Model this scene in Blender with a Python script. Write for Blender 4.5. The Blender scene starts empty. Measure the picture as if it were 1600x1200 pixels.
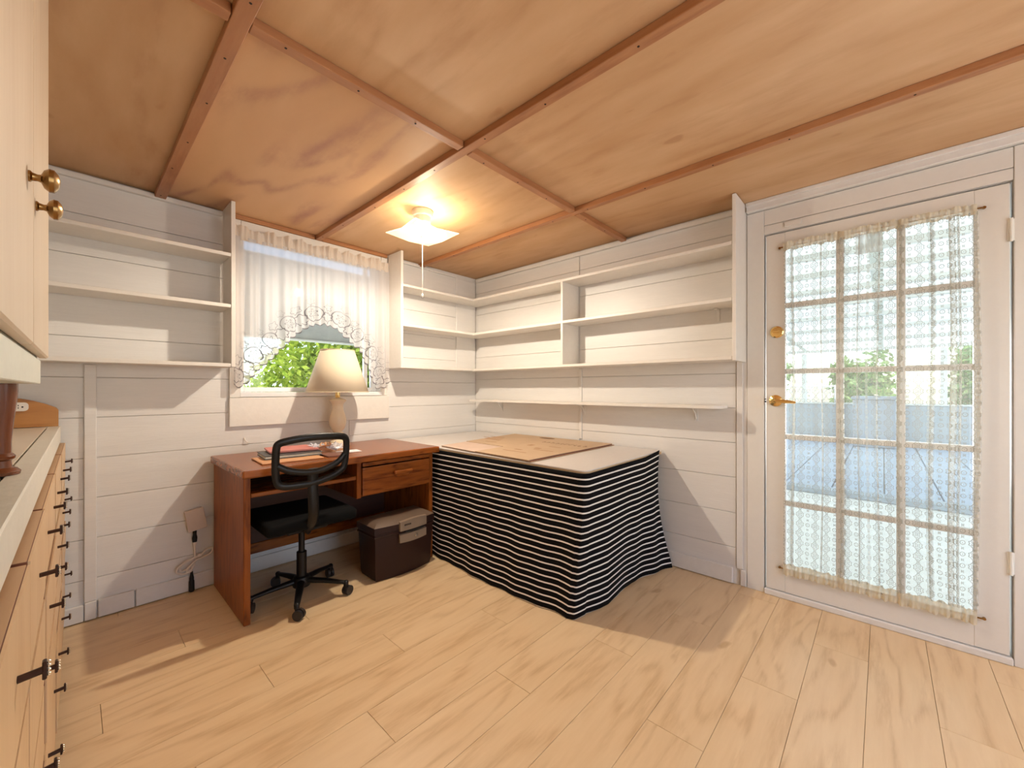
import bpy, bmesh, math, random
from mathutils import Vector, Matrix
import numpy as np

random.seed(7)
S = bpy.context.scene
C = S.collection
PI = math.pi

# ------------------------------------------------------------------ camera
H = 1.18
cam_d = bpy.data.cameras.new('camera')
cam = bpy.data.objects.new('camera', cam_d)
C.objects.link(cam)
cam.location = (0, 0, H)
vx, vy = .7361, .6769                       # viewing direction on the floor plan
cam.rotation_euler = (PI / 2, 0, math.atan2(vy, vx) - PI / 2)
cam_d.sensor_fit = 'HORIZONTAL'
cam_d.sensor_width = 36
cam_d.lens = 36 * 631 / 1600
cam_d.shift_y = 8 / 1600
cam_d.clip_start = .02
S.camera = cam

# ------------------------------------------------------------------ world, sun, lights, exposure
S.view_settings.view_transform = 'Standard'
S.view_settings.look = 'None'
S.view_settings.gamma = 1
S.view_settings.use_curve_mapping = False
S.view_settings.exposure = 0.06

W = bpy.data.worlds.new('sky')
S.world = W
W.use_nodes = True
wn = W.node_tree
bg = wn.nodes['Background']
sky = wn.nodes.new('ShaderNodeTexSky')
sky.sky_type = 'NISHITA'
sky.sun_disc = False
sky.sun_elevation = math.radians(52)
sky.sun_rotation = math.radians(220)
wn.links.new(sky.outputs[0], bg.inputs[0])
bg.inputs[1].default_value = 0.5

sun_d = bpy.data.lights.new('sun', 'SUN')
sun_d.energy = 8
sun_d.angle = .01
sun_d.color = (1, .95, .86)
sun = bpy.data.objects.new('sun', sun_d)
C.objects.link(sun)
sd = Vector((.72, .14, -.95))               # travels away from the house, downwards
sun.rotation_euler = sd.to_track_quat('-Z', 'Y').to_euler()

def area(name, loc, direction, sx, sy, energy, col):
    d = bpy.data.lights.new(name, 'AREA')
    d.shape = 'RECTANGLE'
    d.size, d.size_y = sx, sy
    d.energy = energy
    d.color = col
    o = bpy.data.objects.new(name, d)
    C.objects.link(o)
    o.location = loc
    o.rotation_euler = Vector(direction).to_track_quat('-Z', 'Z').to_euler()
    return o

# added fill light, set in an invented opening behind the camera
area('added_fill', (1.25, -1.62, 1.25), (0, 1, 0), 1.9, 1.5, 9, (1, .985, .97))
# daylight through the glazed door and the small window
area('door_daylight', (2.86, .055, 1.1), (-1, 0, 0), .68, 1.8, 11, (.93, .97, 1))
area('window_daylight', (1.2, 3.16, 1.62), (0, -1, 0), .85, .8, 4, (1, 1, .97))
LAMP_POWER = 21
LAMP_COLOR = (1, .89, .735)

# ------------------------------------------------------------------ helpers
OFF = {}

def tag(o, label=None, cat=None, group=None, kind=None):
    if label: o['label'] = label
    if cat: o['category'] = cat
    if group: o['group'] = group
    if kind: o['kind'] = kind
    return o

def thing(name, label, cat, loc=(0, 0, 0), rotz=0, group=None, local=False):
    o = bpy.data.objects.new(name, None)
    C.objects.link(o)
    o.location = loc
    o.rotation_euler = (0, 0, rotz)
    o.empty_display_size = .05
    OFF[o] = Vector((0, 0, 0)) if local else Vector(loc)
    return tag(o, label, cat, group)

class MB:
    def __init__(self):
        self.bm = bmesh.new()
        self.uv = None
    def box(self, x0, x1, y0, y1, z0, z1, bev=0, rot=None, seg=1):
        r = bmesh.ops.create_cube(self.bm, size=1)
        vs = r['verts']
        c = Vector(((x0 + x1) / 2, (y0 + y1) / 2, (z0 + z1) / 2))
        for v in vs:
            v.co = Vector((v.co.x * (x1 - x0), v.co.y * (y1 - y0), v.co.z * (z1 - z0)))
        if bev:
            es = list({e for v in vs for e in v.link_edges})
            g = bmesh.ops.bevel(self.bm, geom=es, offset=bev, segments=seg, affect='EDGES', profile=.6)
            vs = list({v for f in g['faces'] for v in f.verts} | {v for v in vs if v.is_valid})
        for v in vs:
            p = v.co.copy()
            if rot: p = rot @ p
            v.co = p + c
        return self
    def lathe(self, prof, c=(0, 0, 0), seg=24, axis='z', cap=True, sx=1, sy=1, phase=0):
        """prof: list of (radius, height along axis)"""
        c = Vector(c)
        rings = []
        for r, h in prof:
            ring = []
            for i in range(seg):
                a = 2 * PI * i / seg + phase
                u, w = r * math.cos(a) * sx, r * math.sin(a) * sy
                p = {'z': (u, w, h), 'x': (h, u, w), 'y': (w, h, u)}[axis]
                ring.append(self.bm.verts.new(c + Vector(p)))
            rings.append(ring)
        for a, b in zip(rings, rings[1:]):
            for i in range(seg):
                j = (i + 1) % seg
                self.bm.faces.new((a[i], a[j], b[j], b[i]))
        if cap:
            self.bm.faces.new(rings[0][::-1])
            self.bm.faces.new(rings[-1])
        return self
    def tube(self, path, ra, rb=None, up=None, seg=8, closed=False, cap=True):
        """sweep an ellipse; ra across, rb along up; radii may be lists"""
        P = [Vector(p) for p in path]
        n = len(P)
        ra = ra if isinstance(ra, (list, tuple)) else [ra] * n
        rb = ra if rb is None else (rb if isinstance(rb, (list, tuple)) else [rb] * n)
        rings = []
        ref = Vector(up) if up else None
        prev = None
        for i, p in enumerate(P):
            if closed: t = P[(i + 1) % n] - P[i - 1]
            else: t = P[min(i + 1, n - 1)] - P[max(i - 1, 0)]
            t.normalize()
            if ref is not None: u = ref - t * ref.dot(t)
            elif prev is None:
                a = Vector((0, 0, 1)) if abs(t.z) < .9 else Vector((1, 0, 0))
                u = a - t * a.dot(t)
            else: u = prev - t * prev.dot(t)
            u.normalize()
            prev = u
            s = t.cross(u)
            rings.append([self.bm.verts.new(p + s * (ra[i] * math.cos(2 * PI * k / seg)) + u * (rb[i] * math.sin(2 * PI * k / seg))) for k in range(seg)])
        pairs = list(zip(rings, rings[1:]))
        if closed: pairs.append((rings[-1], rings[0]))
        for a, b in pairs:
            for i in range(seg):
                j = (i + 1) % seg
                self.bm.faces.new((a[i], a[j], b[j], b[i]))
        if cap and not closed:
            self.bm.faces.new(rings[0][::-1])
            self.bm.faces.new(rings[-1])
        return self
    def prism(self, poly, axis, a, b):
        """poly: 2-D outline; axis x -> (y,z), y -> (x,z), z -> (x,y)"""
        def pt(p, h):
            return {'x': (h, p[0], p[1]), 'y': (p[0], h, p[1]), 'z': (p[0], p[1], h)}[axis]
        A = [self.bm.verts.new(pt(p, a)) for p in poly]
        B = [self.bm.verts.new(pt(p, b)) for p in poly]
        n = len(poly)
        self.bm.faces.new(A)
        self.bm.faces.new(B[::-1])
        for i in range(n):
            j = (i + 1) % n
            self.bm.faces.new((A[j], A[i], B[i], B[j]))
        return self
    def grid(self, pts, uvs=None):
        """pts[row][col]"""
        if uvs and self.uv is None: self.uv = self.bm.loops.layers.uv.new('UVMap')
        V = [[self.bm.verts.new(p) for p in row] for row in pts]
        for i in range(len(V) - 1):
            for j in range(len(V[0]) - 1):
                f = self.bm.faces.new((V[i][j], V[i][j + 1], V[i + 1][j + 1], V[i + 1][j]))
                if uvs:
                    for l, (a, b) in zip(f.loops, ((i, j), (i, j + 1), (i + 1, j + 1), (i + 1, j))):
                        l[self.uv].uv = uvs[a][b]
        return self
    def build(self, name, mat, parent=None, smooth=False, label=None, recalc=True, angle=35, kind=None):
        if recalc: bmesh.ops.recalc_face_normals(self.bm, faces=self.bm.faces)
        me = bpy.data.meshes.new(name)
        self.bm.to_mesh(me)
        self.bm.free()
        off = OFF.get(parent, Vector((0, 0, 0)))
        if off.length: me.transform(Matrix.Translation(-off))
        if mat: me.materials.append(mat)
        if smooth:
            me.polygons.foreach_set('use_smooth', [True] * len(me.polygons))
            me.set_sharp_from_angle(angle=math.radians(angle))
        o = bpy.data.objects.new(name, me)
        C.objects.link(o)
        o.parent = parent
        OFF[o] = off
        if label: o['label'] = label
        if kind: o['kind'] = kind
        return o

def rc(o, loc, parent):                      # a copy sharing its mesh
    c = o.copy()
    C.objects.link(c)
    c.parent = parent
    c.location = loc
    return c

def bez(pts, n=8, closed=False):              # Catmull-Rom through points
    P = [Vector(p) for p in pts]
    out = []
    m = len(P)
    rng = range(m) if closed else range(m - 1)
    for i in rng:
        if closed: a, b, c, d = P[i - 1], P[i], P[(i + 1) % m], P[(i + 2) % m]
        else: a, b, c, d = P[max(i - 1, 0)], P[i], P[i + 1], P[min(i + 2, m - 1)]
        for k in range(n):
            t = k / n
            out.append(.5 * ((2 * b) + (c - a) * t + (2 * a - 5 * b + 4 * c - d) * t * t + (3 * b - a - 3 * c + d) * t ** 3))
    if not closed: out.append(P[-1])
    return out

# ------------------------------------------------------------------ materials
class NT:
    def __init__(self, name):
        self.m = bpy.data.materials.new(name)
        self.m.use_nodes = True
        self.t = self.m.node_tree
        self.b = self.t.nodes['Principled BSDF']
        self.out = self.t.nodes['Material Output']
    def n(self, ty, **kw):
        x = self.t.nodes.new(ty)
        for k, v in kw.items():
            if hasattr(x, k): setattr(x, k, v)
        return x
    def l(self, a, b): self.t.links.new(a, b)
    def math(self, op, a, b=None, c=None, clamp=False):
        x = self.n('ShaderNodeMath', operation=op)
        x.use_clamp = clamp
        for i, v in enumerate((a, b, c)):
            if v is None: continue
            if isinstance(v, (int, float)): x.inputs[i].default_value = v
            else: self.l(v, x.inputs[i])
        return x.outputs[0]
    def mix(self, f, a, b):
        x = self.n('ShaderNodeMix', data_type='RGBA')
        for i, v in ((0, f), (6, a), (7, b)):
            if isinstance(v, (int, float)): x.inputs[i].default_value = v
            elif isinstance(v, tuple): x.inputs[i].default_value = (*v, 1)
            else: self.l(v, x.inputs[i])
        return x.outputs[2]
    def coords(self, scale=(1, 1, 1), rnd=True, kind='Object', rot=(0, 0, 0)):
        tc = self.n('ShaderNodeTexCoord')
        v = tc.outputs[kind]
        if rnd:
            oi = self.n('ShaderNodeObjectInfo')
            k = self.n('ShaderNodeVectorMath', operation='SCALE')
            k.inputs[0].default_value = (31, 17, 23)
            self.l(oi.outputs['Random'], k.inputs['Scale'])
            ad = self.n('ShaderNodeVectorMath', operation='ADD')
            self.l(v, ad.inputs[0]); self.l(k.outputs[0], ad.inputs[1])
            v = ad.outputs[0]
        mp = self.n('ShaderNodeMapping')
        mp.inputs['Scale'].default_value = scale
        mp.inputs['Rotation'].default_value = rot
        self.l(v, mp.inputs[0])
        return mp.outputs[0]
    def noise(self, v, scale, detail=3, rough=.5, dist=0):
        x = self.n('ShaderNodeTexNoise')
        x.inputs['Scale'].default_value = scale
        x.inputs['Detail'].default_value = detail
        x.inputs['Roughness'].default_value = rough
        x.inputs['Distortion'].default_value = dist
        self.l(v, x.inputs['Vector'])
        return x.outputs['Fac']
    def ramp(self, f, a, b):
        x = self.n('ShaderNodeMapRange')
        x.inputs[1].default_value = a
        x.inputs[2].default_value = b
        self.l(f, x.inputs[0])
        return x.outputs[0]
    def bump(self, h, strength, dist=.01):
        x = self.n('ShaderNodeBump')
        x.inputs['Strength'].default_value = strength
        x.inputs['Distance'].default_value = dist
        self.l(h, x.inputs['Height'])
        self.l(x.outputs[0], self.b.inputs['Normal'])

def plain(name, col, rough=.5, metal=0, spec=.5):
    t = NT(name)
    v = t.coords((1, 1, 1))
    n = t.noise(v, 9, 3)
    f = t.ramp(n, .3, .7)
    t.l(t.mix(f, tuple(c * .93 for c in col), tuple(min(1, c * 1.05) for c in col)), t.b.inputs['Base Color'])
    t.b.inputs['Roughness'].default_value = rough
    t.b.inputs['Metallic'].default_value = metal
    t.b.inputs['Specular IOR Level'].default_value = spec
    return t.m

def paint(name, col, rough=.45, scale=(1, 1, 1), bump=.15, dirt=.10):
    t = NT(name)
    v = t.coords(scale)
    a = t.ramp(t.noise(v, 2.2, 4, .6), .3, .75)
    b = t.ramp(t.noise(v, 34, 3, .6), .35, .7)
    f = t.math('MULTIPLY_ADD', b, .35, t.math('MULTIPLY', a, .65))
    t.l(t.mix(f, tuple(c * (1 - dirt) for c in col), col), t.b.inputs['Base Color'])
    t.b.inputs['Roughness'].default_value = rough
    t.bump(b, bump, .004)
    return t.m

def wood(name, c1, c2, c3, axis='x', s=1.0, rough=.4, lines=.5, freq=38, fine=.5, bump=.08, stretch=9, spec=.5, knots=0):
    """grain along axis: fine streaks plus contour-line figure"""
    t = NT(name)
    k = {'x': (1, stretch, stretch), 'y': (stretch, 1, stretch), 'z': (stretch, stretch, 1)}[axis]
    v = t.coords(tuple(q * s for q in k))
    k2 = {'x': (1, 4.5, 4.5), 'y': (4.5, 1, 4.5), 'z': (4.5, 4.5, 1)}[axis]
    v2 = t.coords(tuple(q * s for q in k2))
    f1 = t.ramp(t.noise(v, 5, 5, .62), .28, .72)
    f2 = t.noise(v2, .9, 2, .45, .35)
    ring = t.math('SINE', t.math('MULTIPLY', f2, freq))
    ring = t.math('POWER', t.math('MULTIPLY_ADD', ring, .5, .5), 3)
    broad = t.ramp(t.noise(v2, 1.3, 2), .3, .7)
    f = t.math('ADD', t.math('MULTIPLY', f1, fine), t.math('MULTIPLY', broad, 1 - fine))
    col = t.mix(f, c1, c2)
    col = t.mix(t.math('MULTIPLY', t.math('MULTIPLY', ring, t.ramp(f1, .1, .9)), lines), col, c3)
    if knots:
        kk = t.coords(tuple({'x': (1, 1.8, 1.8), 'y': (1.8, 1, 1.8), 'z': (1.8, 1.8, 1)}[axis]))
        sp = t.ramp(t.noise(kk, 5.5, 1), .74, .80)
        col = t.mix(t.math('MULTIPLY', sp, knots), col, c3)
    t.l(col, t.b.inputs['Base Color'])
    t.b.inputs['Roughness'].default_value = rough
    t.b.inputs['Specular IOR Level'].default_value = spec
    t.bump(f1, bump, .002)
    return t.m

M = {}
M['wall'] = paint('white_wall_paint', (.80, .77, .735), .42, (.35, 1, 6), .12)
M['wall_r'] = paint('white_wall_paint_right', (.80, .77, .735), .42, (1, .35, 6), .12)
M['shelf'] = paint('white_shelf_paint', (.82, .775, .715), .4, (1, 1, 1), .08)
M['trim'] = paint('white_trim_paint', (.82, .79, .75), .38, (1, 1, 1), .10)
M['door'] = paint('white_door_paint', (.80, .765, .71), .36, (1, 1, 1), .06, .06)
M['sill'] = paint('white_sill_paint', (.86, .86, .86), .4)
M['dark'] = plain('shadow_gap_backing', (.20, .16, .13), .9)
M['wallback'] = plain('wall_backing', (.60, .55, .50), .9)
M['floor'] = wood('oak_laminate', (.84, .63, .385), (.75, .53, .30), (.50, .29, .125), 'x', 1.0, .34, .5, 46, .55, .03, 8, .45, .6)
M['floorback'] = plain('floor_joint', (.35, .2, .1), .8)
M['ply'] = wood('plywood_ceiling', (.71, .47, .275), (.55, .315, .15), (.36, .155, .06), 'y', .8, .58, .26, 30, .3, .03, 4, .4, .35)
M['ply_swirl'] = wood('plywood_ceiling_figured', (.72, .45, .25), (.60, .34, .17), (.40, .19, .13), 'y', .55, .58, .8, 44, .25, .03, 3, .4, .2)
M['batten'] = wood('batten_wood_long', (.50, .24, .105), (.38, .15, .055), (.24, .08, .03), 'y', 1.2, .45, .4, 30, .6, .05)
M['batten_x'] = wood('batten_wood_cross', (.50, .24, .105), (.38, .15, .055), (.24, .08, .03), 'x', 1.2, .45, .4, 30, .6, .05)
M['desk_x'] = wood('desk_oak_along', (.37, .112, .020), (.19, .046, .007), (.07, .014, .003), 'x', 1.6, .24, .8, 52, .5, .05, 9, .4)
M['desk_z'] = wood('desk_oak_upright', (.37, .112, .020), (.19, .046, .007), (.07, .014, .003), 'z', 1.6, .34, .7, 52, .5, .05, 9, .22)
M['desk_y'] = wood('desk_oak_deep', (.36, .10, .025), (.22, .05, .011), (.15, .035, .01), 'y', 1.6, .34, .5, 60, .55, .05)
M['desk_dark'] = wood('shaded_desk_wood', (.07, .018, .006), (.045, .010, .004), (.025, .006, .003), 'x', 1.6, .5, .4, 60)  # desk wood darkened in colour for the shade under the desk
M['black'] = plain('black_plastic', (.007, .006, .006), .38, 0, .35)
M['blackfab'] = plain('black_fabric', (.005, .005, .005), .9, 0, .15)
M['rubber'] = plain('dark_rubber', (.022, .018, .018), .45)
M['safe'] = plain('dark_brown_safe_body', (.030, .011, .008), .42, 0, .25)
M['safelid'] = plain('safe_lid_plastic', (.15, .10, .068), .45)
M['safelatch'] = plain('safe_latch_plastic', (.27, .20, .14), .35)
M['chrome'] = plain('chrome', (.75, .73, .68), .2, 1)
M['brass'] = plain('polished_brass', (.86, .62, .26), .16, 1)
M['antique'] = plain('antique_brass', (.34, .20, .075), .26, 1)
M['bronze'] = plain('dark_bronze', (.05, .025, .02), .35, .6)
M['maple'] = wood('drawer_maple', (.78, .56, .345), (.70, .47, .26), (.46, .24, .10), 'z', 1.0, .4, .2, 24, .5, .03)
M['maple_edge'] = wood('drawer_edge', (.58, .38, .22), (.48, .29, .15), (.34, .17, .08), 'y', 1.0, .5, .3, 24, .5, .03)
M['carcass'] = plain('cabinet_carcass_red_brown', (.22, .075, .035), .6)
M['counter'] = wood('counter_cream', (.74, .66, .55), (.68, .585, .47), (.58, .47, .35), 'y', 1.0, .42, .25, 24, .5, .02)
M['counter_lip'] = paint('counter_lip_cream', (.80, .77, .68), .4)
M['cream_z'] = wood('cream_stained_door', (.72, .59, .44), (.64, .495, .345), (.50, .36, .22), 'z', 1.0, .42, .22, 22, .5, .03)
M['greenwhite'] = paint('pale_rail_paint', (.78, .79, .70), .4)
M['splash'] = wood('backsplash_orange_wood', (.52, .24, .065), (.42, .17, .04), (.27, .09, .02), 'x', 1.4, .4, .4, 40)
M['turned'] = wood('turned_post_wood', (.20, .062, .02), (.13, .034, .012), (.06, .014, .007), 'z', 1.4, .25, .4, 40)
M['tabletop'] = paint('pale_table_laminate', (.70, .655, .62), .4, bump=.03)
M['tableedge'] = plain('raw_chipboard_edge', (.55, .38, .21), .7)
M['ceramic'] = plain('cream_ceramic', (.80, .66, .47), .22)
M['white_plastic'] = plain('white_plastic', (.82, .76, .68), .35)
M['cordwhite'] = plain('white_cord', (.78, .70, .62), .45)
M['plate_pink'] = plain('beige_cover_plate', (.66, .55, .475), .5)
M['red'] = plain('pinkish_red_folder', (.62, .22, .19), .5)
M['green_page'] = plain('pale_page_block', (.72, .74, .66), .7)
M['bookblack'] = plain('black_book_cover', (.02, .022, .022), .35)
M['orange'] = plain('orange_folder', (.66, .33, .15), .55)
M['brownlea'] = plain('brown_leather_folder', (.20, .085, .06), .4)
M['paper'] = plain('white_paper', (.84, .83, .84), .6)
M['hinge'] = plain('painted_hinge', (.84, .82, .76), .35)
M['steel'] = plain('grey_steel', (.45, .44, .42), .4, .7)
M['hole'] = plain('dark_hole', (.02, .015, .012), .9)
M['ink'] = plain('dark_brown_ink', (.16, .085, .04), .8)
M['inkpale'] = plain('pale_brown_ink', (.40, .235, .125), .8)

def lampshade_mat():
    t = NT('linen_shade')
    v = t.coords((1, 1, 1))
    a = t.noise(v, 160, 2)
    t.b.inputs['Base Color'].default_value = (.84, .73, .56, 1)
    t.b.inputs['Roughness'].default_value = .8
    tr = t.n('ShaderNodeBsdfTranslucent')
    tr.inputs[0].default_value = (.85, .76, .60, 1)
    mx = t.n('ShaderNodeMixShader')
    mx.inputs[0].default_value = .22
    t.l(t.b.outputs[0], mx.inputs[1]); t.l(tr.outputs[0], mx.inputs[2])
    t.l(mx.outputs[0], t.out.inputs[0])
    t.bump(a, .1, .001)
    return t.m
M['shade'] = lampshade_mat()

def cardboard_mat():
    t = NT('corrugated_cardboard')
    v = t.coords((1, 1, 1), rnd=False)
    fl = t.coords((160, 2, 1), rnd=False)
    n = t.ramp(t.noise(v, 4, 4, .6), .3, .7)
    g = t.noise(fl, 1, 1)
    t.l(t.mix(t.math('MULTIPLY_ADD', g, .3, t.math('MULTIPLY', n, .7)), (.48, .335, .21), (.57, .41, .27)), t.b.inputs['Base Color'])
    t.b.inputs['Roughness'].default_value = .75
    t.bump(g, .1, .001)
    return t.m
M['card'] = cardboard_mat()
M['cardpink'] = plain('cardboard_flap', (.60, .45, .36), .7)
M['cardedge'] = plain('cardboard_edge', (.20, .08, .045), .9)

def glass_mat():
    t = NT('window_glass')
    tr = t.n('ShaderNodeBsdfTransparent')
    tr.inputs[0].default_value = (.96, .985, .97, 1)
    gl = t.n('ShaderNodeBsdfGlossy')
    gl.inputs['Roughness'].default_value = .03
    fr = t.n('ShaderNodeFresnel')
    fr.inputs[0].default_value = 1.45
    mx = t.n('ShaderNodeMixShader')
    t.l(fr.outputs[0], mx.inputs[0]); t.l(tr.outputs[0], mx.inputs[1]); t.l(gl.outputs[0], mx.inputs[2])
    t.l(mx.outputs[0], t.out.inputs[0])
    t.t.nodes.remove(t.b)
    return t.m
M['glass'] = glass_mat()

def cloth_mix(t, density, col, trans=.5):
    """thread density -> sheer cloth shader"""
    df = t.n('ShaderNodeBsdfDiffuse')
    tl = t.n('ShaderNodeBsdfTranslucent')
    for x in (df, tl):
        if isinstance(col, tuple): x.inputs[0].default_value = (*col, 1)
        else: t.l(col, x.inputs[0])
    m1 = t.n('ShaderNodeMixShader')
    m1.inputs[0].default_value = trans
    t.l(df.outputs[0], m1.inputs[1]); t.l(tl.outputs[0], m1.inputs[2])
    tp = t.n('ShaderNodeBsdfTransparent')
    m2 = t.n('ShaderNodeMixShader')
    if isinstance(density, (int, float)): m2.inputs[0].default_value = density
    else: t.l(density, m2.inputs[0])
    t.l(tp.outputs[0], m2.inputs[1]); t.l(m1.outputs[0], m2.inputs[2])
    t.l(m2.outputs[0], t.out.inputs[0])
    t.t.nodes.remove(t.b)
    return t.m

def door_lace(base=.25, gain=.52, name='cream_lace'):
    t = NT(name)
    tc = t.n('ShaderNodeUVMap')
    sp = t.n('ShaderNodeSeparateXYZ')
    t.l(tc.outputs[0], sp.inputs[0])
    u, v = sp.outputs[0], sp.outputs[1]
    def cell(pu, pv, ou=0, ov=0):
        a = t.math('MULTIPLY', t.math('SUBTRACT', t.math('FRACT', t.math('DIVIDE', t.math('ADD', u, ou), pu)), .5), pu)
        b = t.math('MULTIPLY', t.math('SUBTRACT', t.math('FRACT', t.math('DIVIDE', t.math('ADD', v, ov), pv)), .5), pv)
        return a, b
    def ring(a, b, r, w, lobes=0, amp=0):
        d = t.math('SQRT', t.math('ADD', t.math('MULTIPLY', a, a), t.math('MULTIPLY', b, b)))
        if lobes:
            th = t.math('ARCTAN2', b, a)
            d = t.math('ADD', d, t.math('MULTIPLY', t.math('COSINE', t.math('MULTIPLY', th, lobes)), amp))
        q = t.math('ABSOLUTE', t.math('SUBTRACT', d, r))
        return t.math('LESS_THAN', q, w)
    PU, PV = .074, .052
    a, b = cell(PU, PV)                                   # large round flowers
    f = t.math('MAXIMUM', ring(a, b, .0165, .0016, 8, .0018), ring(a, b, .008, .0014, 4, .0022))
    f = t.math('MAXIMUM', f, ring(a, b, 0, .0026))
    a2, b2 = cell(PU, PV, PU / 2, 0)                      # small rings between them
    g = t.math('MAXIMUM', ring(a2, b2, .0085, .0014), ring(a2, b2, .0, .0018))
    a3, b3 = cell(PU, PV, 0, PV / 2)                      # little crosses
    h = ring(a3, b3, .0035, .0022, 4, .0025)
    a4, b4 = cell(PU, PV, PU / 2, PV / 2)
    k = ring(a4, b4, .003, .002, 4, .002)
    lines = t.math('MAXIMUM', t.math('MAXIMUM', f, g), t.math('MAXIMUM', h, k))
    # vertical net bands
    fr = t.math('FRACT', t.math('DIVIDE', u, .148))
    band = t.math('LESS_THAN', t.math('ABSOLUTE', t.math('SUBTRACT', fr, .5)), .035)
    dens = t.math('ADD', base, t.math('ADD', t.math('MULTIPLY', lines, gain), t.math('MULTIPLY', band, .10)), clamp=True)
    return cloth_mix(t, dens, t.mix(lines, (.90, .89, .83), (.48, .45, .38)), .5)  # motif threads coloured darker than the cream net to imitate backlit yarn
M['lace'] = door_lace()
M['lace_dense'] = door_lace(.42, .45, 'dense_lace')

def hem_mat():
    t = NT('cream_lace_hem')
    n = t.noise(t.coords((1, 1, .3)), 60, 2)
    d = t.ramp(n, .2, .6)
    return cloth_mix(t, t.math('MULTIPLY_ADD', d, .25, .68), (.80, .70, .52), .35)
M['hem'] = hem_mat()

def valance_mat():
    t = NT('white_sheer_valance')
    tc = t.n('ShaderNodeUVMap')
    sp = t.n('ShaderNodeSeparateXYZ')
    t.l(tc.outputs[0], sp.inputs[0])
    u, w = sp.outputs[0], sp.outputs[1]                    # w: distance above the lace edge
    def cell(p, o): return t.math('MULTIPLY', t.math('SUBTRACT', t.math('FRACT', t.math('DIVIDE', t.math('ADD', u, o), p)), .5), p)
    def ring(a, wc, r, th, lobes=0, amp=0, sq=1.0):
        b = t.math('MULTIPLY', t.math('SUBTRACT', w, wc), sq)
        d = t.math('SQRT', t.math('ADD', t.math('MULTIPLY', a, a), t.math('MULTIPLY', b, b)))
        if lobes:
            an = t.math('ARCTAN2', b, a)
            d = t.math('ADD', d, t.math('MULTIPLY', t.math('COSINE', t.math('MULTIPLY', an, lobes)), amp))
        return t.math('LESS_THAN', t.math('ABSOLUTE', t.math('SUBTRACT', d, r)), th)
    a = cell(.15, 0)
    b = cell(.15, .075)
    L = ring(a, .075, .048, .0022)
    L = t.math('MAXIMUM', L, ring(a, .075, .020, .0018, 6, .008))
    L = t.math('MAXIMUM', L, ring(b, .055, .030, .0022, 7, .004))
    L = t.math('MAXIMUM', L, ring(b, .12, .022, .0018, 5, .004))
    L = t.math('MAXIMUM', L, ring(a, .155, .020, .0018, 6, .004))
    edge = t.math('LESS_THAN', w, .005)
    L = t.math('MAXIMUM', L, edge)
    zone = t.math('SUBTRACT', 1, t.ramp(w, .09, .20))
    zone2 = t.n('ShaderNodeClamp'); t.l(zone, zone2.inputs[0])
    z = zone2.outputs[0]
    solid = t.math('MULTIPLY', z, -.16)
    d = t.math('ADD', .84, solid)
    d = t.math('ADD', d, t.math('MULTIPLY', L, .35), clamp=True)
    col = t.mix(t.math('MULTIPLY', L, t.math('MULTIPLY_ADD', z, .8, .15)), (.76, .725, .715), (.18, .155, .165))
    return cloth_mix(t, d, col, .5)
M['valance'] = valance_mat()
def valance_head():
    t = NT('valance_heading')
    return cloth_mix(t, .88, (.86, .76, .66), .35)
M['valhead'] = valance_head()

def stripe_mat():
    t = NT('black_white_striped_cloth')
    tc = t.n('ShaderNodeUVMap')
    sp = t.n('ShaderNodeSeparateXYZ')
    t.l(tc.outputs[0], sp.inputs[0])
    fr = t.math('FRACT', t.math('DIVIDE', sp.outputs[1], .0347))
    f = t.math('GREATER_THAN', fr, .765)
    n = t.noise(t.coords((1, 1, 1), rnd=False), 420, 1)
    col = t.mix(f, (.005, .005, .006), (.82, .79, .76))
    t.l(col, t.b.inputs['Base Color'])
    t.b.inputs['Roughness'].default_value = .85
    t.b.inputs['Specular IOR Level'].default_value = .12
    t.bump(n, .15, .001)
    return t.m
M['stripe'] = stripe_mat()

def lampglass():
    t = NT('glowing_frosted_glass')
    em = t.n('ShaderNodeEmission')
    em.inputs[0].default_value = (1, .86, .50, 1)
    em.inputs[1].default_value = .6
    tp = t.n('ShaderNodeBsdfTransparent')
    tp.inputs[0].default_value = (1, .97, .9, 1)
    gl = t.n('ShaderNodeBsdfTranslucent')
    gl.inputs[0].default_value = (.95, .9, .75, 1)
    m1 = t.n('ShaderNodeMixShader')
    m1.inputs[0].default_value = .35
    t.l(tp.outputs[0], m1.inputs[1]); t.l(gl.outputs[0], m1.inputs[2])
    ad = t.n('ShaderNodeAddShader')
    t.l(m1.outputs[0], ad.inputs[0]); t.l(em.outputs[0], ad.inputs[1])
    t.l(ad.outputs[0], t.out.inputs[0])
    t.t.nodes.remove(t.b)
    return t.m
M['lampglass'] = lampglass()
def bulb_mat():
    t = NT('lit_bulb')
    em = t.n('ShaderNodeEmission')
    em.inputs[0].default_value = (1, .9, .6, 1)
    em.inputs[1].default_value = 14
    t.l(em.outputs[0], t.out.inputs[0])
    t.t.nodes.remove(t.b)
    return t.m
M['bulb'] = bulb_mat()
def wrap_mat():
    t = NT('clear_crinkled_wrap')
    t.b.inputs['Base Color'].default_value = (.72, .72, .80, 1)
    t.b.inputs['Roughness'].default_value = .18
    tp = t.n('ShaderNodeBsdfTransparent')
    mx = t.n('ShaderNodeMixShader')
    mx.inputs[0].default_value = .6
    t.l(tp.outputs[0], mx.inputs[1]); t.l(t.b.outputs[0], mx.inputs[2])
    t.l(mx.outputs[0], t.out.inputs[0])
    return t.m
M['wrap'] = wrap_mat()
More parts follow.
